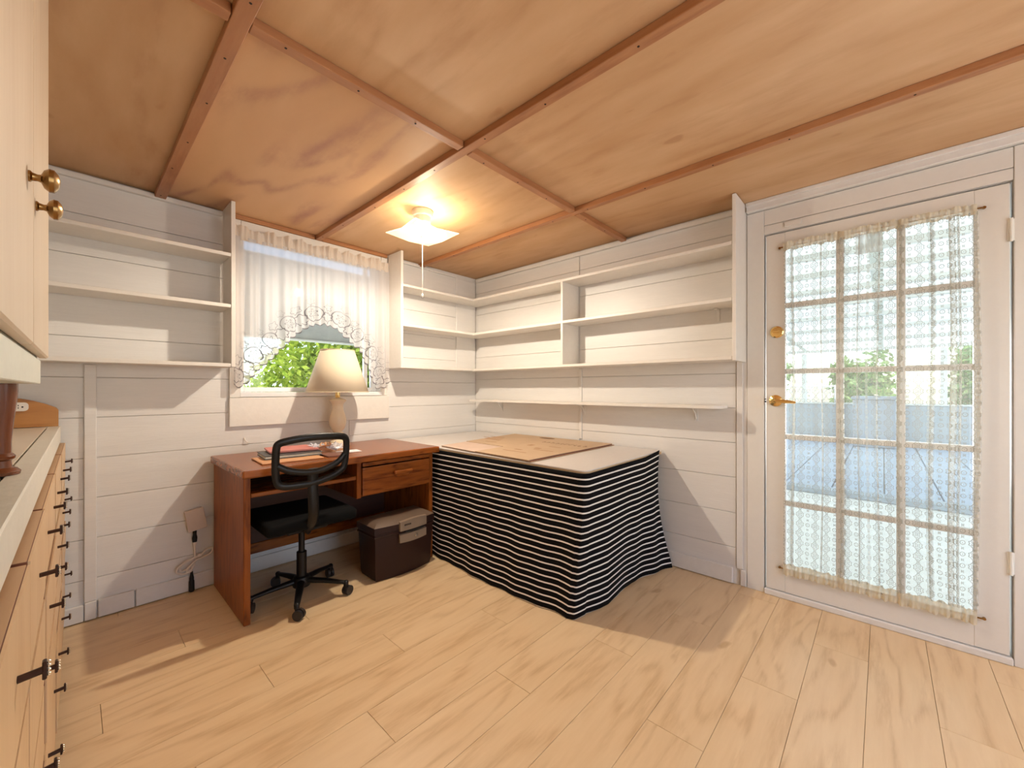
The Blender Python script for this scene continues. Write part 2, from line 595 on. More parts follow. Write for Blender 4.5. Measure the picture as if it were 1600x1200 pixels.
# outdoors
M['concrete'] = plain('pale_concrete', (.82, .81, .78), .8)
M['deckblue'] = plain('blue_grey_deck', (.42, .50, .62), .6)  # even blue grey tone for the deck planks
M['parapet'] = plain('blue_grey_wall_paint', (.40, .46, .52), .7)
def roof_mat():
    t = NT('translucent_roof_sheet')
    return cloth_mix(t, .97, (.76, .78, .75), .74)
M['roof'] = roof_mat()
M['beam'] = plain('white_porch_beam', (.80, .82, .79), .6)
M['fencewhite'] = plain('white_fence_board', (.86, .87, .86), .6)
M['awning'] = plain('grey_awning', (.42, .43, .42), .7)
def leaf_mat(name, a, b):
    t = NT(name)
    v = t.coords((1, 1, 1), rnd=False)
    f = t.ramp(t.noise(v, 14, 2), .3, .7)
    col = t.mix(f, a, b)
    return cloth_mix(t, 1.0, col, .45)
M['leaf'] = leaf_mat('bright_leaf', (.15, .26, .03), (.46, .52, .085))
M['leaf2'] = leaf_mat('far_leaf', (.12, .24, .08), (.36, .48, .20))
M['stem'] = plain('brown_stem', (.14, .09, .05), .8)
M['link'] = plain('galvanised_wire', (.62, .64, .64), .4, .5)
M['bin'] = plain('slate_blue_box', (.36, .40, .47), .6)
M['outer'] = paint('exterior_siding', (.72, .72, .70), .6)

XR, YB, ZC = 2.715, 2.99, 2.275
XL, YF = -.66, -1.6

def struct(name, label, cat, mb, mat):
    o = mb.build(name, mat)
    return tag(o, label, cat, kind='structure')

# ------------------------------------------------------------------ floor
m = MB(); m.box(XL - .1, XR + .02, YF - .1, YB + .11, -.10, -.012)
floor = struct('floor', 'light oak laminate plank floor of the room', 'floor', m, M['floorback'])
PW = .192
protos = {}
y = YF - .08
row = 0
while y < YB:
    x = XL - .1 - (row * .47) % 1.22
    while x < XR:
        x0, x1 = max(x, XL - .09), min(x + 1.22, XR + .01)
        if x1 - x0 > .02:
            y1 = min(y + PW, YB + .02)
            key = (round(x1 - x0, 4), round(y1 - y, 4))
            if key not in protos:
                b = MB(); b.box(0, x1 - x0 - .0012, 0, y1 - y - .0012, -.012, 0, .0008)
                p = b.build('plank', M['floor'], floor)
                protos[key] = p
                p.location = (x0, y, 0)
            else: rc(protos[key], (x0, y, 0), floor)
        x += 1.22
    y += PW
    row += 1

# ------------------------------------------------------------------ ceiling
m = MB(); m.box(XL - .1, XR + .1, YF - .1, YB + .11, ZC + .014, ZC + .14)
ceil = struct('ceiling', 'plywood panelled ceiling with dark wood battens', 'ceiling', m, M['dark'])
XS = [XL, .33, 1.19, 2.06, XR + .01]
YS = [YF, 1.38, YB + .02]
for i in range(4):
    for j in range(2):
        b = MB(); b.box(XS[i] + .002, XS[i + 1] - .002, YS[j] + .002, YS[j + 1] - .002, ZC, ZC + .013, .001)
        b.build('plywood_panel', M['ply_swirl'] if (i, j) == (1, 1) else M['ply'], ceil)
def screws(b, pts):
    for (sx, sy) in pts: b.lathe([(.0042, -.0015), (.0030, -.0026)], (sx, sy, ZC - .0295), 8)
bw = {.33: .024, 1.19: .021, 2.06: .019}
for X in (.33, 1.19, 2.06):
    h = bw[X]
    b = MB(); b.box(X - h, X + h, YF, YB, ZC - .031, ZC - .0005, .002)
    o = b.build('batten', M['batten'], ceil)
    b = MB(); screws(b, [(X + random.uniform(-.008, .008), yy + random.uniform(-.05, .05)) for yy in np.arange(-1.4, 2.9, .33)])
    b.build('screw_heads', M['hole'], o, kind='stuff')
for i in range(4):
    b = MB(); b.box(XS[i] + (.026 if i else 0), XS[i + 1] - .026, 1.38 - .02, 1.38 + .02, ZC - .030, ZC - .0005, .002)
    o = b.build('batten', M['batten_x'], ceil)
    b = MB(); screws(b, [(xx, 1.38 + random.uniform(-.008, .008)) for xx in np.arange(XS[i] + .12, XS[i + 1] - .08, .24)])
    b.build('screw_heads', M['hole'], o, kind='stuff')
b = MB(); b.box(.645, 1.165, YB - .022, YB - .001, ZC - .03, ZC - .001, .003)
b.box(1.215, 1.733, YB - .022, YB - .001, ZC - .03, ZC - .001, .003)
b.build('edge_batten', M['batten_x'], ceil)

# ------------------------------------------------------------------ back wall
WX0, WX1, WZ0, WZ1 = .708, 1.688, 1.128, 2.19          # window opening
m = MB()
T0, T1 = YB + .014, YB + .11
m.box(XL - .1, WX0, T0, T1, 0, ZC + .01)
m.box(WX1, XR + .02, T0, T1, 0, ZC + .01)
m.box(WX0, WX1, T0, T1, 0, WZ0)
m.box(WX0, WX1, T0, T1, WZ1, ZC + .01)
wall_back = struct('wall_back', 'white painted horizontal board wall with the small window', 'wall', m, M['wallback'])
joints = [0.0] + [.208 + .2065 * k for k in range(10)] + [ZC]
def board(parent, x0, x1, z0, z1, mat, axis='y', plane=YB, th=.013):
    b = MB()
    if axis == 'y': b.box(x0, x1, plane, plane + th, z0 + .0009, z1 - .0009, .0020)
    else: b.box(plane, plane + th, x0, x1, z0 + .0009, z1 - .0009, .0020)
    return b.build('board', mat, parent)
for z0, z1 in zip(joints, joints[1:]):
    if z1 < 1.4: board(wall_back, XL, .060, z0, z1, M['wall'])
    segs = [(.062, 1.75 if z1 < WZ0 else WX0)]
    if z1 < WZ0 or z0 > WZ1: segs = [(.062, 1.42), (1.422, XR)] if z1 < WZ0 else [(XL, XR)]
    else:
        segs = [(.062 if z1 < 1.4 else XL, WX0 - .001), (WX1 + .001, XR)]
    for a, c in segs:
        if z0 < WZ0 < z1: # below the opening
            board(wall_back, WX0 + .001, WX1 - .001, z0, WZ0 - .002, M['wall'])
        if z0 < WZ1 < z1:
            board(wall_back, WX0 + .001, WX1 - .001, WZ1 + .002, z1, M['wall'])
        board(wall_back, a, c, z0, z1, M['wall'])
b = MB(); b.box(.038, .083, YB - .014, YB - .0005, .096, 1.306, .003)
b.build('vertical_strip', M['wall'], wall_back)
b = MB(); b.box(2.46, 2.700, YB - .013, YB - .0005, 1.372, 2.228, .002)
b.build('corner_plank', M['wall'], wall_back)
bb = MB(); bb.box(XL + .05, .036, YB - .020, YB - .001, .006, .088, .003)
bbk = struct('baseboard_back', 'white baseboard of short pieces along the window wall', 'baseboard', bb, M['trim'])
for x0, x1, z1 in ((.04, .082, .095), (.088, .226, .096), (.231, 1.70, .095), (1.704, 2.68, .094)):
    b = MB(); b.box(x0, x1, YB - .019, YB - .001, .005, z1, .003); b.build('board', M['trim'], bbk)
tr = MB(); tr.box(XL, .618, YB - .026, YB - .001, 2.236, 2.262, .003)
struct('trim_1', 'thin white moulding along the ceiling above the left shelves', 'trim', tr, M['trim'])
tr = MB(); tr.box(1.76, 2.15, YB - .024, YB - .001, 2.238, 2.258, .003); tr.box(2.152, 2.458, YB - .022, YB - .001, 2.232, 2.252, .003)
struct('trim_2', 'thin white moulding in the corner right of the window', 'trim', tr, M['trim'])

# ------------------------------------------------------------------ right wall and door
DY0, DY1, DZ1 = -.408, .508, 2.072
m = MB()
m.box(XR + .014, XR + .10, DY1, YB + .014, 0, ZC + .01)
m.box(XR + .014, XR + .10, YF - .1, DY0, 0, ZC + .01)
m.box(XR + .014, XR + .10, DY0, DY1, DZ1, ZC + .01)
wall_right = struct('wall_right', 'white painted board wall with the glazed door', 'wall', m, M['wallback'])
jr = [0.0, .22, .43, .645, .855, 1.065, 1.275, 1.49, 1.70, 1.91, 2.12, ZC]
for z0, z1 in zip(jr, jr[1:]):
    board(wall_right, .655, 1.768, z0, z1, M['wall_r'], 'x', XR)
    board(wall_right, 1.772, YB, z0, z1, M['wall_r'], 'x', XR)
b = MB(); b.box(XR - .010, XR - .0005, 1.745, 1.768, .79, 1.34, .002); b.build('vertical_strip', M['wall_r'], wall_right)
b = MB(); b.box(XR - .007, XR - .0005, .618, .652, .10, 1.35, .002); b.build('vertical_strip', M['trim'], wall_right)
b = MB(); b.box(XR + .004, XR + .014, .598, .66, 0, ZC, .001); b.build('vertical_strip', M['trim'], wall_right)
# casing boards round the door
def casing(y0, y1, z0, z1, x=XR):
    b = MB(); b.box(x, XR + .0135, y0, y1, z0, z1, .002); b.build('casing_board', M['door'], wall_right)
casing(DY1 + .002, .597, 0, 2.215)
casing(DY0 - .10, DY0 - .002, 0, 2.215, XR - .003)
casing(DY0 - .002 + .001, DY1 + .001, DZ1 + .003, 2.125)
casing(DY0 - .002 + .001, DY1 + .001, 2.128, 2.215)
casing(YF, DY0 - .102, 0, ZC)
b = MB(); b.box(XR - .007, XR - .0005, .33, .41, 2.092, 2.118, .002); b.build('patch_strip', M['door'], wall_right)
tr = MB(); tr.box(XR - .026, XR + .013, YF + .02, .598, 2.218, ZC - .001, .004); tr.box(XR - .034, XR + .0, YF + .02, .598, 2.250, ZC - .001, .003)
struct('trim_3', 'white moulding under the ceiling above the glazed door', 'trim', tr, M['trim'])
tr = MB(); tr.box(XR - .024, XR - .001, .626, YB - .03, 2.228, 2.258, .003)
struct('trim_4', 'thin white moulding above the long right wall shelves', 'trim', tr, M['trim'])
bb = MB(); bb.box(XR - .016, XR - .001, .672, 1.76, .005, .102, .003)
bbr = struct('baseboard_right', 'white baseboard under the long right wall shelves', 'baseboard', bb, M['trim'])
b = MB(); b.box(XR - .016, XR - .001, 1.764, YB - .02, .005, .102, .003); b.build('board', M['trim'], bbr)
b = MB(); b.box(XR - .010, XR - .001, .600, .630, .004, .098, .002); b.build('board', M['trim'], bbr)

door = thing('door_1', 'white glazed door with fifteen panes behind a lace curtain', 'door', (XR, DY0, 0))
door['kind'] = 'structure'
GY0, GY1, GZ0, GZ1 = -.297, .407, .158, 2.0
fx0, fx1 = XR + .001, XR + .043
b = MB()
b.box(fx0, fx1, GY1, .499, .036, 2.064, .002)
b.box(fx0, fx1, -.399, GY0, .036, 2.064, .002)
b.box(fx0, fx1, GY0, GY1, .036, GZ0, .0)
b.box(fx0, fx1, GY0, GY1, GZ1, 2.064, .0)
b.build('door_leaf', M['door'], door)
vy_ = [GY0, -.063, .168, GY1]
hz_ = [GZ0, .537, .912, 1.28, 1.652, GZ1]
for yv in vy_[1:-1]:
    b = MB(); b.box(fx0 + .004, fx1 - .004, yv - .016, yv + .016, GZ0, GZ1, .003); b.build('muntin', M['door'], door)
for zv in hz_[1:-1]:
    for k in range(3):
        b = MB(); b.box(fx0 + .004, fx1 - .004, vy_[k] + (.016 if k else 0), vy_[k + 1] - (.016 if k < 2 else 0), zv - .014, zv + .014, .003); b.build('muntin', M['door'], door)
pp = None
for i in range(3):
    for j in range(5):
        b = MB(); b.box(XR + .021, XR + .024, vy_[i] + .009, vy_[i + 1] - .009, hz_[j] + .009, hz_[j + 1] - .009)
        b.build('pane', M['glass'], door)
for zc in (1.86, .435):
    b = MB(); b.box(XR - .004, XR + .006, -.412, -.392, zc - .047, zc + .047, .002)
    b.lathe([(.0055, -.05), (.0055, .05)], (XR - .006, -.402, zc), 10)
    b.build('hinge', M['hinge'], door, label='white painted hinge')
b = MB(); b.lathe([(.033, 0), (.033, -.006), (.027, -.010), (.026, -.014), (.012, -.015)], (XR, .446, 1.504), 24, 'x')
b.box(XR - .022, XR - .012, .428, .464, 1.499, 1.509, .002)
b.build('deadbolt', M['brass'], door, True, label='brass deadbolt')
b = MB(); b.lathe([(.033, 0), (.032, -.008), (.020, -.014), (.012, -.018), (.012, -.045), (.013, -.056)], (XR, .452, 1.114), 24, 'x')
b.tube(bez([(XR - .05, .452, 1.114), (XR - .054, .43, 1.114), (XR - .054, .39, 1.111), (XR - .050, .352, 1.107)], 5), [.010, .011] + [.010] * 9 + [.009, .008, .008, .007, .006][:5], .007, (1, 0, 0), 10)
b.build('door_handle', M['brass'], door, True, label='brass lever handle')
b = MB(); b.lathe([(.004, 0), (.004, -.001)], (XR - .0005, .503, 1.122), 8, 'x'); b.lathe([(.005, 0), (.005, -.001)], (XR - .0005, .503, 1.108), 8, 'x')
b.build('screw_hole', M['hole'], door)
th = MB(); th.box(XR - .012, XR + .10, DY0, DY1, 0, .032, .004)
struct('trim_5', 'white wooden threshold under the glazed door', 'trim', th, M['trim'])

# other walls (behind the cabinets and behind the camera)
m = MB(); m.box(XL - .1, XL, YF - .1, YB, 0, ZC + .01)
struct('wall_left', 'plain white wall behind the cabinets', 'wall', m, M['wall'])
m = MB()
m.box(XL, .3, YF - .1, YF, 0, ZC + .01); m.box(2.2, XR + .02, YF - .1, YF, 0, ZC + .01)
m.box(.3, 2.2, YF - .1, YF, 0, .5); m.box(.3, 2.2, YF - .1, YF, 2.0, ZC + .01)  # opening made up to hold the added fill light
struct('wall_front', 'plain white wall behind the camera, its opening added for fill light', 'wall', m, M['wall'])

# ------------------------------------------------------------------ window
win = thing('window_1', 'small white window with a grey awning outside above the desk', 'window', (1.2, YB, 1.1))
win['kind'] = 'structure'
b = MB()
b.box(.653, 1.748, YB - .022, YB - .001, .945, 1.126, .003)
b.build('apron', M['shelf'], win)
b = MB(); b.box(WX0 + .002, WX1 - .002, YB - .018, YB + .115, 1.129, 1.16, .003); b.build('sill', M['sill'], win)
b = MB(); b.box(.655, WX0 + .008, YB - .016, YB - .0005, 1.128, 2.243, .002); b.build('casing', M['shelf'], win)
b = MB(); b.box(WX1 - .008, 1.733, YB - .016, YB - .0005, 1.128, 2.243, .002); b.build('casing', M['shelf'], win)
b = MB(); b.box(WX0 + .01, WX1 - .01, YB - .016, YB - .0005, WZ1 - .008, 2.243, .002); b.build('casing', M['shelf'], win)
fy0, fy1 = YB + .075, YB + .112
b = MB(); b.box(WX0 + .002, WX0 + .045, fy0, fy1, 1.161, WZ1 - .002, .003); b.build('frame_stile', M['sill'], win)
b = MB(); b.box(WX1 - .045, WX1 - .002, fy0, fy1, 1.161, WZ1 - .002, .003); b.build('frame_stile', M['sill'], win)
b = MB(); b.box(1.585, 1.612, fy0 + .004, fy1, 1.19, WZ1 - .035, .003); b.build('sash_stile', M['sill'], win)
b = MB(); b.box(WX0 + .045, WX1 - .045, fy0, fy1, 1.161, 1.192, .003); b.build('frame_rail', M['sill'], win)
b = MB(); b.box(WX0 + .045, WX1 - .045, fy0, fy1, WZ1 - .035, WZ1 - .002, .003); b.build('frame_rail', M['sill'], win)
b = MB(); b.box(WX0 + .045, 1.586, fy0 + .018, fy0 + .021, 1.191, WZ1 - .034); b.build('pane', M['glass'], win)
b = MB(); b.box(1.611, WX1 - .045, fy0 + .018, fy0 + .021, 1.191, WZ1 - .034); b.build('pane', M['glass'], win)
# reveal lining
b = MB(); b.box(WX0 - .004, WX0 + .0015, YB + .0, YB + .11, 1.13, WZ1); b.box(WX1 - .0015, WX1 + .004, YB + .0, YB + .11, 1.13, WZ1); b.box(WX0, WX1, YB, YB + .11, WZ1 - .0015, WZ1 + .004)
b.build('reveal', M['sill'], win)

# ------------------------------------------------------------------ wall shelves
def shelf_unit_left():
    t = thing('wall_shelf', 'white three tier wall shelf left of the window, empty', 'shelf', (0, YB, 1.31))
    y0, y1 = 2.772, YB - .0285
    b = MB(); b.box(.619, .640, y0, y1, 1.308, 2.270, .002); b.build('side_panel', M['shelf'], t)
    b = MB(); b.box(-.62, -.60, y0, y1, 1.308, 2.270, .002); b.build('side_panel', M['shelf'], t)
    for z in (1.308, 1.650, 1.946):
        b = MB(); b.box(-.599, .6185, y0 + .002, YB - .001, z, z + .021, .0022); b.build('shelf_board', M['shelf'], t)
shelf_unit_left()
def shelf_unit_corner():
    t = thing('corner_shelf', 'white L shaped wall shelf running from the window round the corner to the door', 'shelf', (2.6, 2.9, 1.35))
    y0 = 2.772
    b = MB(); b.box(1.735, 1.756, y0, YB - .027, 1.346, 2.266, .002); b.build('side_panel', M['shelf'], t)
    b = MB(); b.box(2.492, XR - .0285, .602, .622, 1.340, 2.270, .002); b.box(XR - .0285, XR - .0005, .602, .622, 1.340, 2.226, 0); b.build('side_panel', M['shelf'], t)
    zs = (1.346, 1.676, 1.990)
    for z in zs:
        b = MB(); b.box(1.757, 2.494, y0 + .002, YB - .0145, z, z + .020, .002); b.build('shelf_board', M['shelf'], t)
        b = MB(); b.box(2.495, XR - .001, .6235, YB - .0145, z, z + .020, .002); b.build('shelf_board', M['shelf'], t)
    for a, c in ((zs[0] + .0205, zs[1] - .0005), (zs[1] + .0205, zs[2] - .0005)):
        b = MB(); b.box(2.497, XR - .001, 1.778, 1.797, a, c, .0015); b.build('divider', M['shelf'], t)
shelf_unit_corner()
t = thing('long_shelf', 'long narrow white shelf on brackets below the corner shelf, above the table', 'shelf', (2.63, 1.8, 1.063))
poly = [(XR - .011, .70), (XR - .011, 2.90), (2.552, 2.90)]
for k in range(7):
    a = PI + PI / 2 * k / 6
    poly.append((2.552 + .07 + .07 * math.cos(a), .70 + .07 + .07 * math.sin(a)))
b = MB(); b.prism(poly, 'z', 1.064, 1.082); b.build('shelf_board', M['shelf'], t)
for yy in (.885, 1.72, 2.62):
    b = MB(); b.box(XR - .0045, XR - .001, yy - .010, yy + .010, .975, 1.063, .001); b.box(2.60, XR - .004, yy - .010, yy + .010, 1.058, 1.0635, .001)
    b.tube([(XR - .005, yy, .99), (XR - .03, yy, 1.03), (XR - .075, yy, 1.058)], .004, seg=6)
    b.build('bracket', M['trim'], t)
# small brackets under the upper shelf, right end
b = MB(); b.box(XR - .006, XR - .001, .745, .765, 1.60, 1.672, .001); b.box(XR - .06, XR - .005, .745, .765, 1.668, 1.675, .001)
tag(b.build('shelf_bracket', M['trim']), 'small white bracket under the middle shelf near the door', 'bracket')

# ------------------------------------------------------------------ ceiling light
LX, LY = 1.458, 2.09
t = thing('ceiling_light', 'lit square glass ceiling light with pull chain, near the window', 'ceiling light', (LX, LY, ZC))
b = MB(); b.lathe([(.062, -.0005), (.064, -.02), (.058, -.034), (.050, -.038), (.050, -.062), (.046, -.075)], (LX, LY, ZC), 28); b.build('canopy', M['white_plastic'], t, True, label='white round ceiling canopy')
# square slumped glass
rows, uvs = [], []
N = 20
hs = .158
pts = []
for i in range(N + 1):
    r = []
    for j in range(N + 1):
        u, v = -1 + 2 * i / N, -1 + 2 * j / N
        rad = math.sqrt(u * u + v * v)
        # pinched sides, pulled corners, raised middle
        k = 1 - .06 * (1 - abs(u * v))
        zz = 2.130 - .010 * math.sin(min(1, rad) * PI) + .014 * abs(u * v)
        r.append((LX + u * hs * k, LY + v * hs * k, zz))
    pts.append(r)
b = MB(); b.grid(pts)
sh = b.build('glass_shade', M['lampglass'], t, True, label='glowing frosted square glass shade', angle=80)
so = sh.modifiers.new('thickness', 'SOLIDIFY'); so.thickness = .004
b = MB()
for dx in (-.028, .028):
    b.lathe([(.004, 2.165), (.016, 2.172), (.019, 2.18), (.014, 2.195), (.009, 2.201)], (LX + dx, LY + dx * .4, 0), 14)
b.build('bulb', M['bulb'], t, True)
b = MB(); b.lathe([(.006, 2.128), (.007, 2.120), (.012, 2.118), (.012, 2.108), (.004, 2.102)], (LX, LY, 0), 12); b.build('finial', M['white_plastic'], t, True)
b = MB(); b.tube([(LX, LY, 2.104), (LX, LY, 1.95), (LX, LY, 1.765)], .0011, seg=6)
ch = b.build('pull_chain', M['white_plastic'], t)
b = MB(); b.lathe([(.002, 1.768), (.006, 1.764), (.009, 1.748), (.009, 1.742)], (LX, LY, 0), 12); b.build('chain_bell', M['steel'], ch, True)
pl_d = bpy.data.lights.new('ceiling_bulb', 'POINT')
pl_d.energy = LAMP_POWER
pl_d.color = LAMP_COLOR
pl_d.shadow_soft_size = .02
pl = bpy.data.objects.new('ceiling_bulb', pl_d)
C.objects.link(pl)
pl.location = (LX + .02, LY - .02, 2.105)
sp_d = bpy.data.lights.new('ceiling_bulb_down', 'SPOT')   # light sent down through the glass
sp_d.energy = 56
sp_d.color = LAMP_COLOR
sp_d.spot_size = PI
sp_d.spot_blend = .35
sp_d.shadow_soft_size = .02
so_ = bpy.data.objects.new('ceiling_bulb_down', sp_d)
C.objects.link(so_)
so_.location = (LX - .015, LY - .02, 2.095)

# ------------------------------------------------------------------ desk
t = thing('desk', 'reddish brown wooden desk with one drawer under the window', 'desk', (1.15, 2.63, 0))
DXL, DXR, DYF, DYB = .572, 1.712, 2.332, 2.955
b = MB(); b.box(.557, 1.738, 2.287, 2.968, .739, .780, .008, seg=2); b.build('desk_top', M['desk_x'], t)
b = MB(); b.box(DXL, DXL + .030, DYF, DYB, .002, .7385, .003)
sp_ = b.build('side_panel', M['desk_z'], t)
b = MB(); b.box(DXL + .0005, DXL + .0295, DYF - .004, DYF + .0005, .003, .738, .002); b.build('edge_strip', M['desk_z'], sp_)
b = MB(); b.box(DXR - .030, DXR, DYF, DYB, .002, .7385, .003); b.build('side_panel', M['desk_z'], t)
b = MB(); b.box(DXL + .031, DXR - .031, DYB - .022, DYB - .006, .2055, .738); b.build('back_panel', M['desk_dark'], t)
b = MB(); b.box(DXL + .031, DXR - .031, DYB - .03, DYB - .006, .140, .205, .003); b.build('stretcher', M['desk_x'], t)
b = MB(); b.box(DXL + .032, 1.154, DYF + .002, 2.80, .633, .655, .003); b.build('keyboard_shelf', M['desk_x'], t)
b = MB(); b.box(1.157, 1.185, DYF, 2.85, .518, .7385, .002); b.build('drawer_side', M['desk_z'], t)
b = MB(); b.box(1.186, DXR - .031, DYF + .02, 2.85, .520, .536, .002); b.build('drawer_floor', M['desk_x'], t)
b = MB(); b.box(1.188, DXR - .032, DYF - .012, 2.70, .708, .731, .005, seg=2); b.build('pull_out_slide', M['desk_x'], t)
dr = MB(); dr.box(1.190, DXR - .034, DYF - .010, DYF + .012, .531, .700, .006, seg=2)
d_o = dr.build('drawer', M['desk_x'], t)
b = MB(); b.box(1.395, 1.525, DYF - .038, DYF - .018, .634, .656, .006, seg=2); b.box(1.41, 1.51, DYF - .020, DYF - .009, .612, .650, .003)
b.build('pull', M['desk_x'], d_o)
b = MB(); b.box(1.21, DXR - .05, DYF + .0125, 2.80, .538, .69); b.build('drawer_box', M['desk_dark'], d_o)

# ------------------------------------------------------------------ things on the desk
def slab(name, cx, cy, w, d, z0, z1, rot, mat, label, cat, bev=.0015):
    t = thing(name, label, cat, (cx, cy, z0), rot, local=True)
    b = MB(); b.box(-w / 2, w / 2, -d / 2, d / 2, 0, z1 - z0, bev)
    return t, b
t, b = slab('folder', .835, 2.515, .31, .255, .781, .788, -.06, M['orange'], 'thin orange folder at the bottom of the pile on the desk', 'folder')
b.build('cover', M['orange'], t)
t, b = slab('book', .875, 2.60, .30, .23, .789, .794, -.10, M['bookblack'], 'black covered book with pale pages in the pile on the desk', 'book', 0)
b.box(-.145, .145, -.11, .11, .0052, .0148)
b.bm.free()
b = MB(); b.box(-.15, .15, -.115, .115, 0, .004, .001); b.build('cover', M['bookblack'], t)
b = MB(); b.box(-.146, .143, -.111, .111, .0042, .0158, .0); b.build('page_block', M['green_page'], t)
b = MB(); b.box(-.15, .15, -.115, .115, .016, .020, .001); b.build('cover', M['bookblack'], t)
t, b = slab('folder', .905, 2.665, .26, .225, .811, .818, -.16, M['red'], 'pinkish red folder on top of the pile on the desk', 'folder')
b.build('cover', M['red'], t)
b = MB(); b.box(-.118, .11, -.10, .10, .0072, .0082); b.build('sheet', M['paper'], t)
b = MB(); b.prism([(-.13, -.1125), (.13, -.1125), (.13, .08), (.09, .1125), (-.13, .1125)], 'z', .0083, .0098); b.build('cover', M['red'], t)
t = thing('leather_folder', 'dark brown leather folder with a rounded corner beside the crinkled wrap', 'folder', (1.065, 2.44, .781), -.02, local=True)
pol = [(-.055, -.06), (.02, -.06)] + [(.02 + .06 * math.sin(a), 0 - .06 * math.cos(a)) for a in np.linspace(0.2, PI / 2, 6)] + [(.08, .07), (-.055, .07)]
b = MB(); b.prism(pol, 'z', 0, .007); b.build('cover', M['brownlea'], t)
t = thing('envelope', 'white envelope lying flat near the desk lamp', 'envelope', (1.185, 2.515, .781), -.12, local=True)
b = MB(); b.box(-.06, .075, -.045, .045, 0, .003, .0006); e = b.build('body', M['paper'], t)
b = MB(); b.prism([(-.06, .045), (.075, .045), (.0075, -.008)], 'z', .0031, .0038); b.build('flap', M['paper'], t)
# crinkled clear wrap with a ribbon knot
t = thing('plastic_wrap', 'crinkled clear plastic wrap tied in a bunch on the desk', 'wrapping', (1.085, 2.62, .781))
rng = np.random.default_rng(4)
b = MB()
g = []
for i in range(15):
    r = []
    for j in range(9):
        u, v = i / 14, j / 8 - .5
        pinch = .28 + .72 * abs(math.sin((u - .5) * PI))
        zz = .812 + (.020 * math.sin(7 * u + 4 * v) + .012 * rng.normal()) * pinch * (1 - abs(v)) + .015 * math.exp(-((u - .5) / .15) ** 2)
        r.append((1.0 + .17 * u + .012 * rng.normal(), 2.62 + v * .15 * pinch + .03 * math.sin(5 * u), max(.822 if u < .45 else .784, zz)))
    g.append(r)
b.grid(g); b.build('wrap_film', M['wrap'], t, False)
b = MB()
for k in range(5):
    a = k * 1.3
    b.tube(bez([(1.085, 2.60, .822), (1.085 + .022 * math.cos(a), 2.60 + .018 * math.sin(a), .842), (1.085 + .034 * math.cos(a + .5), 2.60 + .026 * math.sin(a + .5), .826), (1.085, 2.60, .82)], 4), .004, .001, seg=6)
b.build('ribbon', M['orange'], t, True, label='small tan ribbon knot')

# desk lamp
t = thing('table_lamp', 'cream ceramic table lamp with a pale conical shade before the window', 'lamp', (1.265, 2.835, .780))
L0 = .7808
b = MB()
b.box(1.265 - .062, 1.265 + .062, 2.835 - .062, 2.835 + .062, L0, L0 + .026, .008, seg=3)
b.build('foot', M['ceramic'], t, True)
b = MB(); b.lathe([(.052, L0 + .0262), (.050, L0 + .034), (.036, L0 + .044), (.024, L0 + .052), (.026, L0 + .058), (.042, L0 + .068), (.046, L0 + .080), (.041, L0 + .090), (.027, L0 + .096), (.030, L0 + .102), (.046, L0 + .122), (.056, L0 + .150), (.058, L0 + .176), (.054, L0 + .205), (.044, L0 + .235), (.037, L0 + .262), (.036, L0 + .282), (.042, L0 + .300), (.055, L0 + .314), (.058, L0 + .320), (.050, L0 + .327), (.028, L0 + .334), (.014, L0 + .338)], (1.265, 2.835, 0), 32)
b.build('vase_body', M['ceramic'], t, True)
b = MB(); b.lathe([(.014, L0 + .3385), (.016, L0 + .345), (.016, L0 + .375), (.019, L0 + .378), (.019, L0 + .43)], (1.265, 2.835, 0), 16); b.build('socket', M['brass'], t, True)
b = MB(); zb, zt = 1.160, 1.452
b.lathe([(.206, zb), (.112, zt)], (1.265, 2.835, 0), 48, cap=False)
sh = b.build('lamp_shade', M['shade'], t, True)
so = sh.modifiers.new('thickness', 'SOLIDIFY'); so.thickness = .002
for r, z in ((.2065, zb), (.1125, zt)):
    b = MB(); b.tube([(1.265 + r * math.cos(a), 2.835 + r * math.sin(a), z) for a in np.linspace(0, 2 * PI, 49)[:-1]], .0028, closed=True, seg=6)
    b.build('piping', M['shade'], sh, True)
b = MB(); b.tube([(1.265 + .1115, 2.835, zt - .01), (1.265, 2.835, zt - .02), (1.265 - .1115, 2.835, zt - .01)], .002, seg=6); b.tube([(1.265, 2.835 + .1115, zt - .01), (1.265, 2.835, zt - .02), (1.265, 2.835 - .1115, zt - .01)], .002, seg=6)
b.lathe([(.004, zb + .04), (.004, zt - .015)], (1.265, 2.835, 0), 8); b.build('shade_fitter', M['steel'], sh)

# ------------------------------------------------------------------ office chair
cx, cy = .879, 2.431
t = thing('office_chair', 'black office chair with an open frame back pushed under the desk', 'chair', (cx, cy, 0))
def by(x): return 2.185 + .35 * (x - .85) ** 2 / .18 * .25
def BP(l, z0=0): return [(x, by(x) - .10 * (z - .80), z) for x, z in l]
outer = [(.677, .895), (.690, .912), (.72, .920), (.785, .929), (.85, .932), (.915, .930), (.985, .924), (1.012, .916), (1.024, .900), (1.028, .865), (1.026, .80), (1.019, .755), (1.005, .738), (.965, .716), (.91, .700), (.85, .690), (.79, .688), (.73, .690), (.695, .700), (.682, .722), (.676, .765), (.674, .83)]
b = MB()
op = bez(BP(outer), 5, True)
b.tube(op, .0185, .010, (0, 1, 0), 10, True)
arc = [(.682, .800), (.705, .785), (.745, .766), (.80, .753), (.85, .749), (.90, .753), (.95, .769), (.99, .790), (1.018, .822)]
b.tube(bez(BP(arc), 5), .0165, .010, (0, 1, 0), 10)
b.build('back_frame', M['black'], t, True, angle=60)
b = MB()
